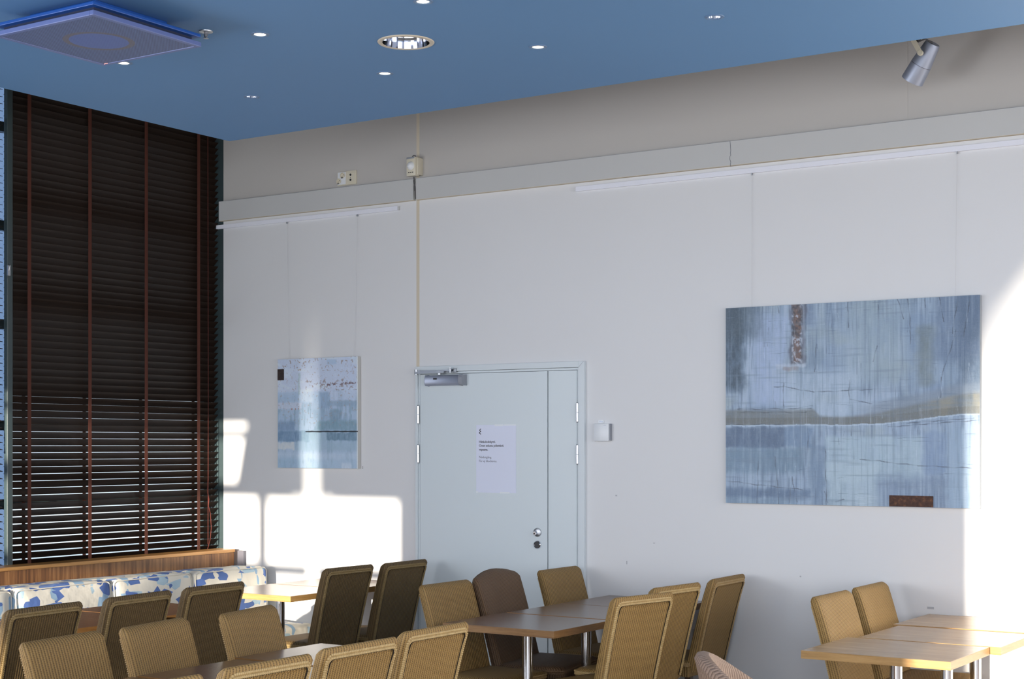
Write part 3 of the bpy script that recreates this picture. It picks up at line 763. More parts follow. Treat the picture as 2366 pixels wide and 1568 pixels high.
def make_chair(kind, w=.435, crown=0, bow=0, name='woven_chair'):
    wv, br = WEAVE[kind], BRAID[kind]; thick = .046
    r = empty(name)
    bk = back_mb(w, thick, crown, bow).obj('backrest', wv, r, smooth=True)
    rear_panel_mb(w, thick, crown, bow).obj('rear_panel', wv, bk, smooth=True)
    def rearx(y, z):
        k = 1-(2*y/w)**2
        return leanx(z)+thick/2-(thick+.014*(ZTOP-z)/(ZTOP-.4))/2-bow*k*max(0, (z-.4)/.5)-.003
    def pt(y, z): 
        k = 1-(2*y/w)**2; return (rearx(y, z), y, z+crown*k*max(0, (z-.6)/(ZTOP-.6)))
    iw = w/2-.024
    path = [pt(-iw*(1-.06*(ZTOP-z)/(ZTOP-.4)), z) for z in np.linspace(.42, ZTOP-.046, 10)]
    path += [pt(-iw*.985+.004, ZTOP-.036), pt(-iw*.93, ZTOP-.031)]
    path += [pt(y, ZTOP-.030) for y in np.linspace(-iw*.85, iw*.85, 9)]
    path += [pt(iw*.93, ZTOP-.031), pt(iw*.985-.004, ZTOP-.036)]
    path += [pt(iw*(1-.06*(ZTOP-z)/(ZTOP-.4)), z) for z in np.linspace(ZTOP-.046, .42, 10)]
    braid_mb(path, lambda p: (-1, 0, .22)).obj('braid_trim', br, bk)
    sc_ = lambda p: Vector((p[0]-.0012, p[1]*(1-.0105/iw), p[2]-(.010 if p[2] > ZTOP-.05 else 0)))
    MB().path([sc_(p) for p in path], .0026, 5).obj('seam', M_seam, bk)
    # seat: rounded woven box
    x0, x1 = .155, .530
    seat = MB(); hw = w/2; N = 24
    def rr(x0, x1, hw, r_):
        pts = []
        for cx_, cy_, t0 in ((x1-r_, hw-r_, 0), (x0+.01, hw-.01, PI/2), (x0+.01, -hw+.01, PI), (x1-r_, -hw+r_, 1.5*PI)):
            q = r_ if cx_ > .3 else .01
            for k in range(5): a = t0+k*PI/8; pts.append((cx_+q*math.cos(a), cy_+q*math.sin(a)))
        return pts
    lev = [(.375, 0), (.43, 0), (.452, .004), (.462, .014), (.466, .05)]
    vs = []; 
    for z, s_ in lev: vs += [(x, y, z) for x, y in rr(x0+s_, x1-s_, hw-s_, .05)]
    n = len(rr(x0, x1, hw, .05)); L = [0]
    for i in range(n): a = vs[i]; c = vs[(i+1) % n]; L.append(L[-1]+math.hypot(a[0]-c[0], a[1]-c[1]))
    fs, uv = [], []
    for k in range(len(lev)-1):
        for i in range(n):
            j = (i+1) % n; fs.append((k*n+i, k*n+j, (k+1)*n+j, (k+1)*n+i)); uv.append([(L[i], lev[k][0]), (L[i+1], lev[k][0]), (L[i+1], lev[k+1][0]), (L[i], lev[k+1][0])])
    fs.append(tuple((len(lev)-1)*n+i for i in range(n))); uv.append([(vs[(len(lev)-1)*n+i][1], vs[(len(lev)-1)*n+i][0]) for i in range(n)])
    fs.append(tuple(range(n-1, -1, -1))); uv.append([(0, 0)]*n)
    seat.add(vs, fs, uv); st_ = seat.obj('seat', wv, r, smooth=True)
    bpth = [(x, y, .440) for x, y in rr(x0, x1, hw+.003, .05)]
    braid_mb(bpth+[bpth[0]], lambda p: (p.x-.34, p.y, 0)).obj('seat_braid', br, st_)
    lg = None
    for x, y, dx_ in ((.17, hw-.03, -.03), (.17, -hw+.03, -.03), (.495, hw-.035, .0), (.495, -hw+.035, .0)):
        q = MB(); q.add([(x+a, y+b_, .376) for a in (-.018, .018) for b_ in (-.018, .018)]+[(x+dx_+a, y+b_, 0) for a in (-.013, .013) for b_ in (-.013, .013)], [(0, 1, 3, 2), (4, 6, 7, 5), (0, 4, 5, 1), (2, 3, 7, 6), (0, 2, 6, 4), (1, 5, 7, 3)])
        q.obj('leg', M_leg, r, bevel=.002)
    return r
protos = {}
def chair(kind, x, y, deg, label, group, w=.435, crown=0, bow=0):
    k = (kind, w, crown)
    if k in protos: r = copy_tree(protos[k])
    else: r = protos[k] = make_chair(kind, w, crown, bow)
    r.location = (x, y, 0); r.rotation_euler = (0, 0, math.radians(deg))
    tag(r, label, 'chair', group); return r
GW, GCn, GF, GFl, GM, GMl, GR = 'chairs along the window row', 'chairs of the corner tables', 'right side chairs of the front row', 'left side chairs of the front row', 'right side chairs of the middle row', 'left side chairs of the middle row', 'left side chairs of the right row'
# backs turned to the camera (facing -x)
chair('shaded', 2.135, -3.865, 184, 'woven chair barely visible at the left edge, beside a dark table', GW, .45)
chair('shaded', 2.130, -3.300, 184, 'shaded woven chair seen from behind, leftmost full back at the window row', GW, .45)
chair('shaded', 2.080, -2.695, 185, 'shaded woven chair seen from behind, second back from left at the window row', GW, .45)
chair('shaded', 2.030, -2.135, 183, 'shaded woven chair seen from behind, nearest the patterned end cushion', GW, .45)
chair('shaded', 1.865, -.860, 179, 'dark woven chair from behind in front of the sunlit corner table', GCn)
chair('shaded', 1.890, -.350, 180, 'dark woven chair from behind nearest the wall and door, casting a shadow on the door', GCn)
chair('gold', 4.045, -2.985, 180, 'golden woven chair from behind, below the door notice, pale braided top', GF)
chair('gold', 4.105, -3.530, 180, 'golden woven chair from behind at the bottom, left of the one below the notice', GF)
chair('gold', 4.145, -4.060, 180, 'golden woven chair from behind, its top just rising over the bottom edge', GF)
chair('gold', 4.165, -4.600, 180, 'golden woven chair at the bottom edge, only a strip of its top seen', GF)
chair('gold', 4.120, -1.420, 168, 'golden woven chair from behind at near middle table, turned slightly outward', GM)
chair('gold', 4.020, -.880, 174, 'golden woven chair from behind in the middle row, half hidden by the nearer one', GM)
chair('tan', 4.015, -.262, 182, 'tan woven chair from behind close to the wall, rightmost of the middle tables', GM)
# fronts turned to the camera (facing +x)
chair('tan', 3.015, -4.010, 9, 'tan woven chair showing its smooth front, lower left corner of the photo', GFl)
chair('tan', 2.965, -3.500, 11, 'tan woven chair front, second from the left in the front row', GFl)
chair('tan', 2.935, -2.925, 12, 'tan woven chair front, left of the sunlit table leg', GFl)
chair('tan', 2.895, -1.400, 0, 'tan woven chair front at left end of the near middle table', GMl)
chair('brown', 2.885, -.915, 9, 'dark brown woven chair with rounded top, before the door', GMl, .545, .036, .022)
chair('tan', 2.905, -.292, 0, 'tan woven chair front below the narrow door leaf', GMl)
chair('gold', 4.790, -.865, 0, 'light golden woven chair front, left one at the right tables', GR, .45)
chair('gold', 4.780, -.320, 1, 'light golden woven chair front nearest the wall under the large painting', GR, .45)

# tub armchair whose rolled rim reaches into the photo
def tub(x, y, rz):
    r = empty('tub_armchair', (x, y, 0), rz); wv = WEAVE['rosy']
    path = []; NA = 28
    for i in range(NA+1):
        a = math.radians(-125+250*i/NA); path.append((-.27*math.cos(a)*1.0+.0, .29*math.sin(a), (.60+.23*max(0, math.cos(a*.95))**1.3), a))
    vs = []; sec = []
    for k in range(12): t = 2*PI*k/12; sec.append((math.cos(t), math.sin(t)))
    mb = MB(); n = 0; rings = []
    for (px_, py_, pz_, a) in path:
        o = Vector((-math.cos(a), math.sin(a), 0)); ring = []
        prof = [(.0, .36), (.010, .55), (.030, pz_-.05), (.034, pz_-.02), (.022, pz_-.002), (0, pz_+.003), (-.022, pz_-.004), (-.034, pz_-.03), (-.036, pz_-.06), (-.046, .50), (-.050, .36)]
        for off, z in prof:
            lean = .06*max(0, (z-.36)/.5)
            ring.append(Vector((px_, py_, 0))+o*(off+lean)+Vector((0, 0, z)))
        rings.append(ring)
    m = len(rings[0]); fs, uv = [], []
    for ring in rings: vs += ring
    for i in range(NA):
        for k in range(m-1):
            fs.append((i*m+k, i*m+k+1, (i+1)*m+k+1, (i+1)*m+k)); u0, u1 = i*.043, (i+1)*.043
            v0 = k*.05; uv.append([(u0, v0), (u0, v0+.05), (u1, v0+.05), (u1, v0)])
    for i in (0, NA): fs.append(tuple(i*m+k for k in range(m))); uv.append([(0, k*.01) for k in range(m)])
    mb.add(vs, fs, uv); mb.obj('curved_shell', wv, r, smooth=True)
    q = MB().lathe([(0, .36), (.25, .36), (.26, .39), (.25, .44), (.2, .455), (0, .46)], 32); q.obj('seat', wv, r, smooth=True)
    for x_, y_ in ((.17, .17), (.17, -.17), (-.17, .17), (-.17, -.17)): MB().tube((x_, y_, .37), (x_*1.1, y_*1.1, 0), .018, .013, 10).obj('leg', M_leg, r)
    tag(r, 'rosy woven tub armchair rim rising at the bottom between middle and right tables', 'armchair')
tub(5.28, -2.45, math.radians(26))

# ------------------------------------------------------------------ paintings
def vnoise(h, w, sy, sx, seed, octs=4, pers=.55):
    r = np.random.RandomState(seed); out = np.zeros((h, w)); amp = 1; tot = 0
    for o in range(octs):
        gy, gx = max(2, int(sy*2**o)+2), max(2, int(sx*2**o)+2); g = r.rand(gy, gx)
        yy = np.linspace(0, gy-1.001, h); xx = np.linspace(0, gx-1.001, w); y0 = yy.astype(int); x0 = xx.astype(int)
        fy = yy-y0; fx = xx-x0; fy = fy*fy*(3-2*fy); fx = fx*fx*(3-2*fx); fy = fy[:, None]; fx = fx[None]
        a = g[y0][:, x0]; b_ = g[y0][:, x0+1]; c = g[y0+1][:, x0]; d = g[y0+1][:, x0+1]
        out += amp*((a*(1-fx)+b_*fx)*(1-fy)+(c*(1-fx)+d*fx)*fy); tot += amp; amp *= pers
    return out/tot
def sm(x, a, b_): t = np.clip((x-a)/(b_-a), 0, 1); return t*t*(3-2*t)
class Canvas:
    def __init__(s, w, h, base): s.w, s.h = w, h; s.a = np.ones((h, w, 3))*np.array(base)/255.; s.U, s.V = np.meshgrid((np.arange(w)+.5)/w, (np.arange(h)+.5)/h)
    def blend(s, m, c, k=1): m = np.clip(m*k, 0, 1)[..., None]; s.a = s.a*(1-m)+np.array(c)/255.*m
    def rect(s, u0, u1, v0, v1, c, k=1, soft=.012, seed=1, rag=.012, tex=.5):
        wob = (vnoise(s.h, s.w, 24, 24, seed, 3)-.5)*rag*2; U, V = s.U+wob, s.V+wob
        m = sm(U, u0-soft, u0+soft)*(1-sm(U, u1-soft, u1+soft))*sm(V, v0-soft, v0+soft)*(1-sm(V, v1-soft, v1+soft))
        m = m*(1-tex+tex*2*vnoise(s.h, s.w, 20, 60, seed+50, 4)); s.blend(m, c, k)
    def line(s, u0, v0, u1, v1, c, k=.8, wd=.0016, asp=1.3, wob=.002, seed=0):
        r = np.random.RandomState(seed+int(1e4*u0)+int(1e3*v0)); n = max(6, int(60*math.hypot(u1-u0, v1-v0)))
        ph = r.rand(3)*6
        dx_, dy_ = (u1-u0)*asp, v1-v0; L = math.hypot(dx_, dy_)+1e-9
        px_, py_ = (s.U-u0)*asp, s.V-v0; t = (px_*dx_+py_*dy_)/L; dist = np.abs((px_*dy_-py_*dx_)/L + wob*np.sin(t*40+ph[0])+wob*.6*np.sin(t*95+ph[1]))
        m = (1-sm(dist, wd*.4, wd*1.5))*(t > 0)*(t < L); s.blend(m*(.6+.4*np.sin(t*60+ph[2])), c, k)
def paint_obj(cv, w, h, parent, y, gain=1.05):
    W_, H_ = cv.w, cv.h; xs_ = (np.arange(W_)/(W_-1)-.5)*w; zs_ = (.5-np.arange(H_)/(H_-1))*h
    X, Z = np.meshgrid(xs_, zs_); vs = np.stack([X, np.full_like(X, y), Z], -1).reshape(-1, 3)
    i = np.arange((W_-1)*(H_-1)); a = (i//(W_-1))*W_+i % (W_-1); f = np.stack([a, a+W_, a+W_+1, a+1], -1)
    me = bpy.data.meshes.new('painted_surface'); me.vertices.add(len(vs)); me.vertices.foreach_set('co', vs.ravel())
    me.loops.add(f.size); me.loops.foreach_set('vertex_index', f.ravel()); me.polygons.add(len(f)); me.polygons.foreach_set('loop_start', np.arange(0, f.size, 4)); me.update(calc_edges=True)
    c = np.clip(cv.a, 0, 1).reshape(-1, 3); c = np.minimum(.88, np.where(c < .04, c/12.92, ((c+.055)/1.055)**2.4)*gain)
    at = me.color_attributes.new('paint', 'FLOAT_COLOR', 'POINT'); at.data.foreach_set('color', np.concatenate([c, np.ones((len(c), 1))], 1).astype(np.float32).ravel())
    m = mat('painting_pigment', (.5, .5, .5), .42); n = NT(m); an = n.node('ShaderNodeVertexColor'); an.layer_name = 'paint'
    fine = n.noise(n.mapping(n.coord(), (1, 1, .25)), 260, 4, .7); f2 = n.noise(n.mapping(n.coord(), (.2, 1, 1)), 180, 3, .6)
    n.color(n.mix(n.math('MULTIPLY_ADD', fine, .5, -.16, True), an.outputs['Color'], n.mix(f2, (.10, .14, .20), (.50, .58, .68)), 'MIX'))
    n.bump(n.math('ADD', fine, f2), .35, .002)
    me.materials.append(m); o = bpy.data.objects.new('painted_surface', me); COL.objects.link(o); o.parent = parent; return o
M_canvas = mat('canvas_edge', (.30, .33, .36), .8); M_canvas2 = mat('pale_canvas_edge', (.55, .55, .52), .8)

c1 = Canvas(440, 340, (140, 162, 188)); H_, W_ = 340, 440
st1 = vnoise(H_, W_, 3, 70, 5, 3); st2 = vnoise(H_, W_, 5, 24, 6, 3); bl = vnoise(H_, W_, 5, 6, 7, 4); st3 = vnoise(H_, W_, 8, 160, 15, 2, .8)
c1.blend(sm(st1, .42, .75), (168, 186, 206), .75); c1.blend(sm(st2, .5, .8), (104, 128, 150), .65); c1.blend(sm(bl, .55, .8), (152, 166, 166), .6); c1.blend(sm(st3, .52, .8), (88, 110, 136), .65); c1.blend(1-sm(bl, .25, .45), (112, 138, 172), .55)
U, V = c1.U, c1.V
c1.rect(.30, .95, -.1, .42, (122, 146, 170), .35, .03, 21)
c1.rect(.12, .27, .05, .5, (160, 180, 212), .7, .03, 22); c1.rect(.50, .72, .0, .40, (152, 172, 184), .5, .05, 23); c1.rect(.25, .55, .33, .58, (168, 188, 208), .7, .04, 24)
c1.rect(-.1, .075, -.1, .42, (48, 72, 92), .9, .03, 25, .02); c1.rect(-.1, .15, -.1, .16, (58, 78, 92), .5, .04, 26); c1.rect(.92, 1.1, -.1, .50, (72, 96, 122), .8, .02, 27); c1.rect(.84, 1.1, -.1, .30, (84, 106, 136), .55, .03, 28)
c1.rect(.77, .83, .13, .42, (98, 112, 112), .55, .02, 29); c1.rect(.28, .36, -.1, .10, (92, 112, 142), .6, .02, 30)
# rust column
c1.rect(.272, .335, -.1, .305, (78, 84, 100), .75, .008, 31); c1.rect(.285, .312, -.1, .29, (100, 74, 66), .95, .006, 32, .01, .8)
fl = vnoise(H_, W_, 34, 46, 33, 4, .7); inn = sm(U, .274, .284)*(1-sm(U, .316, .328))*(1-sm(V, .29, .32)); c1.blend(inn*sm(fl, .56, .66), (176, 186, 204), .8); c1.blend(inn*(1-sm(fl, .36, .46)), (46, 42, 50), .75)
c1.rect(.21, .34, .295, .315, (180, 194, 212), .7, .006, 34); c1.rect(.25, .31, .315, .335, (140, 132, 136), .7, .005, 35)
# horizon band
yb = .60-.045*sm(U, .55, 1.0); top = yb-.075-.03*sm(U, .7, 1)+.035*sm(U, .36, .40)*(1-sm(U, .5, .75))
wb_ = (vnoise(H_, W_, 6, 20, 41, 4)-.5)*.012
m = sm(V+wb_, top-.01, top+.012)*(1-sm(V+wb_, yb-.004, yb+.003)); c1.blend(m*(.65+.5*vnoise(H_, W_, 40, 8, 42, 3)), (104, 112, 114), .95); c1.blend(m*sm(U, .76, .84)*sm(st2, .3, .6), (148, 144, 126), .75); c1.blend(m*(V > yb-.035), (92, 94, 90), .45)
c1.blend(sm(V, top-.06, top-.02)*(1-sm(V, top, top+.02))*sm(U, .5, .65), (122, 138, 156), .8)
c1.blend((np.abs(V+wb_-yb-.003) < .0035).astype(float), (176, 196, 214), .8)
# lower half
lo = sm(V, yb+.005, yb+.02); c1.blend(lo*sm(st1, .35, .8), (144, 168, 192), .55)
c1.rect(-.1, .25, .612, .715, (74, 98, 128), .9, .008, 51); c1.rect(.25, .36, .61, .71, (100, 128, 160), .7, .01, 52); c1.rect(-.1, .33, .715, .84, (94, 124, 148), .65, .02, 53)
c1.rect(.415, .79, .66, .88, (160, 184, 200), .8, .015, 54); c1.rect(.42, .62, .78, 1.1, (168, 190, 204), .75, .02, 55); c1.rect(.355, .415, .70, 1.1, (104, 130, 158), .6, .012, 56)
c1.rect(.79, .88, .64, .84, (116, 142, 176), .65, .012, 57); c1.rect(.62, .88, .85, 1.1, (112, 134, 162), .7, .03, 58); c1.rect(-.1, .36, .92, .97, (72, 98, 130), .7, .015, 59); c1.rect(-.1, .3, .97, 1.1, (110, 138, 164), .6, .01, 60); c1.rect(.88, 1.1, .62, 1.1, (146, 172, 196), .6, .02, 61)
for k, (a, b_, c, d) in enumerate(((.205, .41, .245, .408), (.245, .41, .37, .44), (.37, .44, .60, .432), (.245, .39, .245, .52), (.51, .38, .51, .50), (.345, .62, .345, .74), (.505, .0, .505, .13), (.735, .0, .745, .15), (.745, .15, .745, .22), (.915, .16, .86, .38), (.86, .38, .855, .48), (.695, .0, .72, .1), (.0, .885, .15, .905), (.15, .905, .325, .925), (.28, .86, .27, .99), (.28, .86, .30, .99), (.14, .78, .135, 1), (.21, .76, .225, 1), (.415, .72, .42, 1), (.41, .93, .425, .99), (.55, .77, .77, .80), (.77, .80, .97, .81), (.22, .0, .225, .04), (.62, .02, .625, .09), (.80, .0, .80, .05), (.51, .48, .60, .50), (.52, .6, .515, .66), (.455, .98, .49, .97), (.05, .52, .36, .52), (.05, .535, .34, .54), (.66, .615, 1, .585), (.72, .60, .98, .575), (.62, .22, .60, .30), (.85, .0, .87, .12), (.92, 0, .90, .18), (.965, .0, .94, .2), (.38, .2, .37, .34), (.0, .60, .25, .597))):
    c1.line(a, b_, c, d, (34, 44, 58), .75, .0018, 1.3, .0016, k)
r_ = np.random.RandomState(9)
for k in range(120):
    u, v, l = r_.rand(), r_.rand(), r_.rand()*.14+.02
    if r_.rand() < .6: c1.line(u, v, u+r_.randn()*.004, v+l, (60, 78, 100) if r_.rand() < .5 else (196, 210, 224), .5, .0013, 1.3, .001, k+100)
    else: c1.line(u, v, u+l, v+r_.randn()*.006, (66, 84, 104), .4, .0013, 1.3, .001, k+100)
vs1 = vnoise(H_, W_, 2, 200, 77, 2, .7); vs2 = vnoise(H_, W_, 60, 5, 78, 2, .7); c1.blend(sm(vs1, .55, .9)*(.4+bl), (184, 200, 216), .38); c1.blend((1-sm(vs1, .1, .42)), (84, 104, 128), .32); c1.blend(sm(vs2, .62, .9), (104, 124, 146), .35)
for k in range(9): c1.line(.53, .945+.006*k, .62, .945+.006*k, (190, 206, 218), .5, .001, 1.3, .0004, k+300)
P1 = empty('painting', (4.576, -.030, 1.8365))
MB().box(-.708, .708, -.0, .028, -.5435, .5435).obj('stretcher', M_canvas, P1)
paint_obj(c1, 1.416, 1.087, P1, -.0008)
MB().box(.235, .468, -.006, -.0006, -.542, -.484).obj('rust_plate', M_rust, P1)
tag(P1, 'large blue grey abstract painting with a rusty strip at its lower edge', 'painting')

c2 = Canvas(250, 260, (172, 184, 204)); H_, W_ = 260, 250; U, V = c2.U, c2.V
a_ = vnoise(H_, W_, 18, 6, 71, 4); b2_ = vnoise(H_, W_, 8, 40, 72, 3); f2_ = vnoise(H_, W_, 60, 60, 73, 3); d2_ = vnoise(H_, W_, 5, 5, 74, 3)
c2.blend(sm(a_, .5, .75), (186, 198, 216), .6)
mid = sm(V+(d2_-.5)*.04, .28, .36); c2.blend(mid*(.5+.7*a_), (142, 166, 188), .85); c2.blend(mid*sm(b2_, .5, .72), (120, 146, 166), .6)
c2.rect(-.1, .62, .305, .41, (150, 172, 196), .6, .008, 81); c2.rect(.52, .66, .31, .46, (128, 152, 178), .7, .01, 82); c2.rect(.66, .98, .31, .40, (176, 188, 208), .6, .01, 83); c2.rect(.62, 1, .39, .44, (124, 146, 168), .65, .01, 84)
c2.rect(.28, .45, .28, .40, (190, 202, 216), .5, .02, 85); c2.rect(.0, .3, .40, .46, (182, 188, 204), .7, .01, 86); c2.rect(.45, .72, .47, .56, (134, 158, 180), .6, .02, 87); c2.rect(.66, .80, .47, .58, (104, 130, 150), .6, .015, 88)
c2.rect(.0, .22, .57, .66, (108, 132, 160), .8, .02, 89); c2.rect(-.1, .40, .66, .76, (96, 124, 152), .85, .012, 90); c2.rect(.50, 1, .57, .66, (106, 136, 152), .75, .02, 91); c2.rect(.62, 1, .675, .75, (92, 120, 140), .85, .01, 92)
c2.rect(.30, .62, .66, .76, (138, 164, 180), .7, .02, 93); c2.rect(-.1, .22, .765, .83, (184, 190, 194), .85, .008, 94); c2.rect(.22, 1, .76, .84, (140, 164, 182), .7, .02, 95); c2.rect(-.1, 1.1, .86, .92, (170, 186, 204), .6, .02, 96); c2.rect(-.1, .3, .90, 1.1, (140, 168, 190), .6, .03, 97); c2.rect(.42, .98, .92, 1.1, (152, 176, 196), .6, .03, 98)
c2.rect(.62, .74, .02, .065, (150, 172, 196), .8, .005, 99, .004, .2); c2.rect(.26, .29, .13, .33, (144, 166, 176), .7, .006, 100); c2.rect(.80, .92, .95, 1.1, (186, 196, 210), .6, .01, 101)
c2.blend(((f2_ > .67) & (V < .12) & (d2_ > .45)).astype(float), (128, 116, 112), .75); c2.blend(((f2_ > .66) & (V > .2) & (V < .30) & (U > .3)).astype(float), (122, 112, 116), .7); c2.blend(((f2_ > .72) & (V < .62)).astype(float), (140, 124, 122), .45)
c2.blend(((np.abs(V-.25+(U-.5)*.03) < .008) & (U > .62) & (f2_ > .5)).astype(float), (92, 70, 76), .8); c2.blend(((np.abs(V-.46) < .008) & (U > .1) & (U < .28) & (f2_ > .52)).astype(float), (150, 110, 104), .8)
c2.line(.36, .667, 1.0, .668, (26, 26, 26), 1, .0058, 1., .0012, 5)
for k in range(18):
    u, v = r_.rand(), .35+.3*r_.rand(); c2.line(u, v, u, v+.03+.05*r_.rand(), (96, 120, 142), .6, .003, 1., .001, k+500)
c2.blend((U > .985).astype(float), (200, 204, 206), .8)
P2 = empty('painting', (.886, -.030, 1.828))
MB().box(-.348, .348, 0, .028, -.3665, .3665).obj('stretcher', M_canvas2, P2)
paint_obj(c2, .696, .733, P2, -.0008, 1.42)
MB().box(-.347, -.292, -.005, -.0006, .225, .300).obj('metal_plate', M_plate, P2)
MB().path([(-.10, -.002, -.123), (.10, -.003, -.1235), (.348, -.002, -.1245)], .0028, 6).obj('iron_rod', M_black, P2)
tag(P2, 'small pale blue and white abstract painting with a thin black line', 'painting')
ln = [(.604, 3.124, .625, 2.190), (1.213, 3.124, 1.188, 2.190), (4.017, 3.124, 4.019, 2.376), (5.162, 3.124, 5.153, 2.376)]
ll = ['thin hanging line at the left of the small painting', 'thin hanging line at the right of the small painting', 'thin hanging line at the left of the large painting', 'thin hanging line at the right of the large painting']
for (a, za, b_, zb_), lb in zip(ln, ll):
    r = empty('hanging_line', (a, -.010, za))
    MB().path([(0, 0, 0), (b_-a, -.006, zb_-za)], .0011, 6).obj('nylon_line', M_wire, r)
    MB().box(-.003, .003, -.006, .004, -.012, .0).obj('hook', M_steel, r)
    tag(r, lb, 'picture line', 'picture hanging lines')
t_ = text('number_label', '2', .020, (1.245, -.0012, 1.462), M_ink); tag(t_, 'tiny printed number 2 on the wall beside the small painting', 'label')

# ------------------------------------------------------------------ ceiling fittings
def small_lamp(x, y, on, label):
    r = empty('recessed_spotlight', (x, y, SZ))
    MB().lathe([(.029, .004), (.029, -.002), (.034, -.005), (.044, -.003), (.046, .0)], 32).obj('rim', M_bluerim, r, smooth=True)
    MB().lathe([(.0285, -.001), (.027, .018), (.017, .040)], 28).obj('reflector', M_reflector if not on else M_trimring, r, smooth=True)
    if on: MB().lathe([(.0, .0015), (.020, .002), (.0268, .006), (.0, .0065)], 24).obj('glowing_bulb', M_lampon, r, smooth=True)
    else: MB().lathe([(0, .012), (.010, .012), (.014, .022), (.008, .04)], 16).obj('bulb', M_chrome, r, smooth=True)
    r.scale = (CK,)*3; tag(r, label, 'ceiling light', 'small recessed ceiling spotlights'); return r
sl = ['lit small ceiling spotlight left of the large round downlight, beside the sprinkler', 'lit small ceiling spotlight just below the large round downlight', 'lit small ceiling spotlight to the right of the large round downlight', 'unlit small ceiling spotlight at the upper right', 'lit small ceiling spotlight cut by the top edge of the photo', 'lit small ceiling spotlight peeking out under the square ceiling unit', 'unlit small ceiling spotlight nearest the ceiling corner at left']
for (x, y, on), lb in zip(SMALL, sl): small_lamp(x, y, on, lb)
r = empty('round_downlight', (*cs(2.970, -1.797), SZ)); r.scale = (CK,)*3
MB().lathe([(.117, .003), (.117, -.004), (.124, -.007), (.138, -.004), (.141, 0)], 56).obj('trim_ring', M_trimring, r, smooth=True)
rf = MB(); NF = 22
vs = []
for rad, z in ((.1165, -.003), (.112, .05), (.100, .095)):
    for k in range(NF): t = 2*PI*k/NF; vs.append((rad*math.cos(t), rad*math.sin(t), z))
fs = []
for i in range(2):
    for k in range(NF): l = (k+1) % NF; fs.append((i*NF+k, i*NF+l, (i+1)*NF+l, (i+1)*NF+k))
fs.append(tuple(2*NF+k for k in range(NF))); rf.add(vs, fs); rf.obj('faceted_reflector', M_reflector, r)
MB().tube((-.06, .0, .06), (.06, .0, .06), .012, n=12).obj('lamp_tube', M_white, r, smooth=True)
tag(r, 'large round recessed downlight with mirrored reflector and cream ring', 'ceiling light')
r = empty('sprinkler_head', (*cs(2.285, -2.485), SZ)); r.scale = (CK,)*3
MB().lathe([(.034, 0), (.033, -.004), (.020, -.006), (.010, -.003), (.010, 0)], 28).obj('cover_plate', M_steel, r, smooth=True)
MB().lathe([(.010, 0), (.010, -.012), (.006, -.016), (.006, -.026), (.0, -.028)], 16).obj('nozzle', M_greyplastic, r, smooth=True)
q = MB(); q.path([(-.010, 0, -.008), (-.011, 0, -.02), (-.004, 0, -.032)], .0022, 6); q.path([(.010, 0, -.008), (.011, 0, -.02), (.004, 0, -.032)], .0022, 6); q.obj('frame_arm', M_steel, r)
MB().lathe([(0, -.032), (.013, -.033), (.014, -.035), (0, -.036)], 14).obj('deflector', M_steel, r)
tag(r, 'small chrome sprinkler head on the blue ceiling beside the square unit', 'sprinkler')

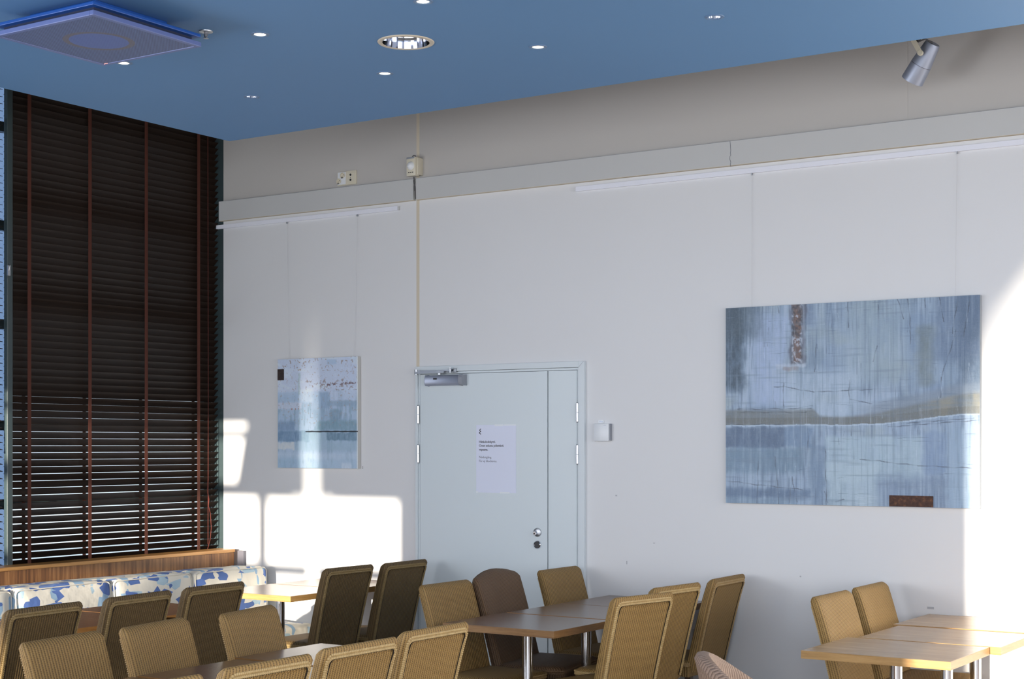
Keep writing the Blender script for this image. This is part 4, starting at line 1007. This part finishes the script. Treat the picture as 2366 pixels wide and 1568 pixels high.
# square air unit
AZ = 1.62+(3.502-1.62)*CK
ac = empty('ceiling_air_unit', (*cs(2.030, -2.925), AZ)); ac.scale = (CK,)*3
hx, hy = .322, .318
MB().box(-hx, hx, -hy, hy, .0, .014).obj('grille_panel', M_perf, ac)
q = MB()
for a in ((-hx-.012, -hx+.012, -hy-.012, hy+.012), (hx-.012, hx+.012, -hy-.012, hy+.012), (-hx+.012, hx-.012, -hy-.012, -hy+.012), (-hx+.012, hx-.012, hy-.012, hy+.012)): q.box(a[0], a[1], a[2], a[3], -.003, .020)
q.obj('grille_frame', M_acside, ac, bevel=.003)
MB().box(-hx+.02, hx-.02, -hy+.02, hy-.02, .014, .045).obj('air_gap', M_acdark, ac)
MB().box(-hx-.010, hx+.010, -hy-.010, hy+.010, .042, .058).obj('upper_plate', M_acbody, ac, bevel=.003)
MB().box(-hx+.10, hx-.10, -hy+.10, hy-.10, .058, (SZ-AZ)/CK).obj('housing', M_acbody, ac, bevel=.004)
for x in (-hx+.03, hx-.03):
    for y in (-hy+.03, hy-.03): MB().tube((x, y, .014), (x, y, .045), .008, n=8).obj('spacer', M_acbody, ac)
q = MB()
for i in range(4): q.box(-.300+i*.007, -.2980+i*.007, .299, .301, -.0042, -.002)
q.obj('indicator_light', M_led, ac)
tag(ac, 'square blue air unit with perforated grille hanging under the ceiling at upper left', 'air unit')

# spotlight lamp between the hanging ceiling and the wall
sp = empty('spotlight_fixture', (5.075, -.27, 3.575))
ax = Vector((-.58, .22, -.78)).normalized(); q_ = ax.to_track_quat('Z', 'Y').to_matrix().to_4x4()
T_ = Matrix.Translation((.045, 0, .055)) @ q_
lb_ = MB().lathe([(0, -.001), (.036, 0), (.040, .012), (.0535, .118)], 40, T_).obj('rear_body', M_alu, sp, smooth=True)
MB().lathe([(.0535, .120), (.058, .205), (.0575, .210), (.050, .208), (.046, .17), (0, .165)], 40, T_).obj('front_barrel', M_alu, sp, smooth=True)
MB().lathe([(.0525, .117), (.0525, .121)], 40, T_).obj('seam_ring', M_black, sp)
q = MB(); q.box(-.012, .012, -.062, -.056, -.005, .085, Matrix.Translation((.0, 0, .0)) @ Matrix.Rotation(math.radians(-28), 4, 'Y')); q.tube((.0, -.068, .0), (.0, -.050, .0), .014, n=18)
q.obj('bracket_arm', M_cream, sp, bevel=.001)
MB().tube((-.036, -.03, .075), (-.036, -.03, .092), .028, n=20).obj('swivel_base', M_black, sp)
MB().tube((-.036, -.03, .092), (-.036, -.03, RZ-3.575), .010, n=12).obj('hanging_rod', M_black, sp)
MB().path([(.05, -.02, .05), (.02, -.045, .07), (-.015, -.045, .06), (-.036, -.03, .080)], .004, 8).obj('cable', M_cable, sp)
tag(sp, 'grey metal spotlight hanging in the gap between blue ceiling and wall', 'spotlight')
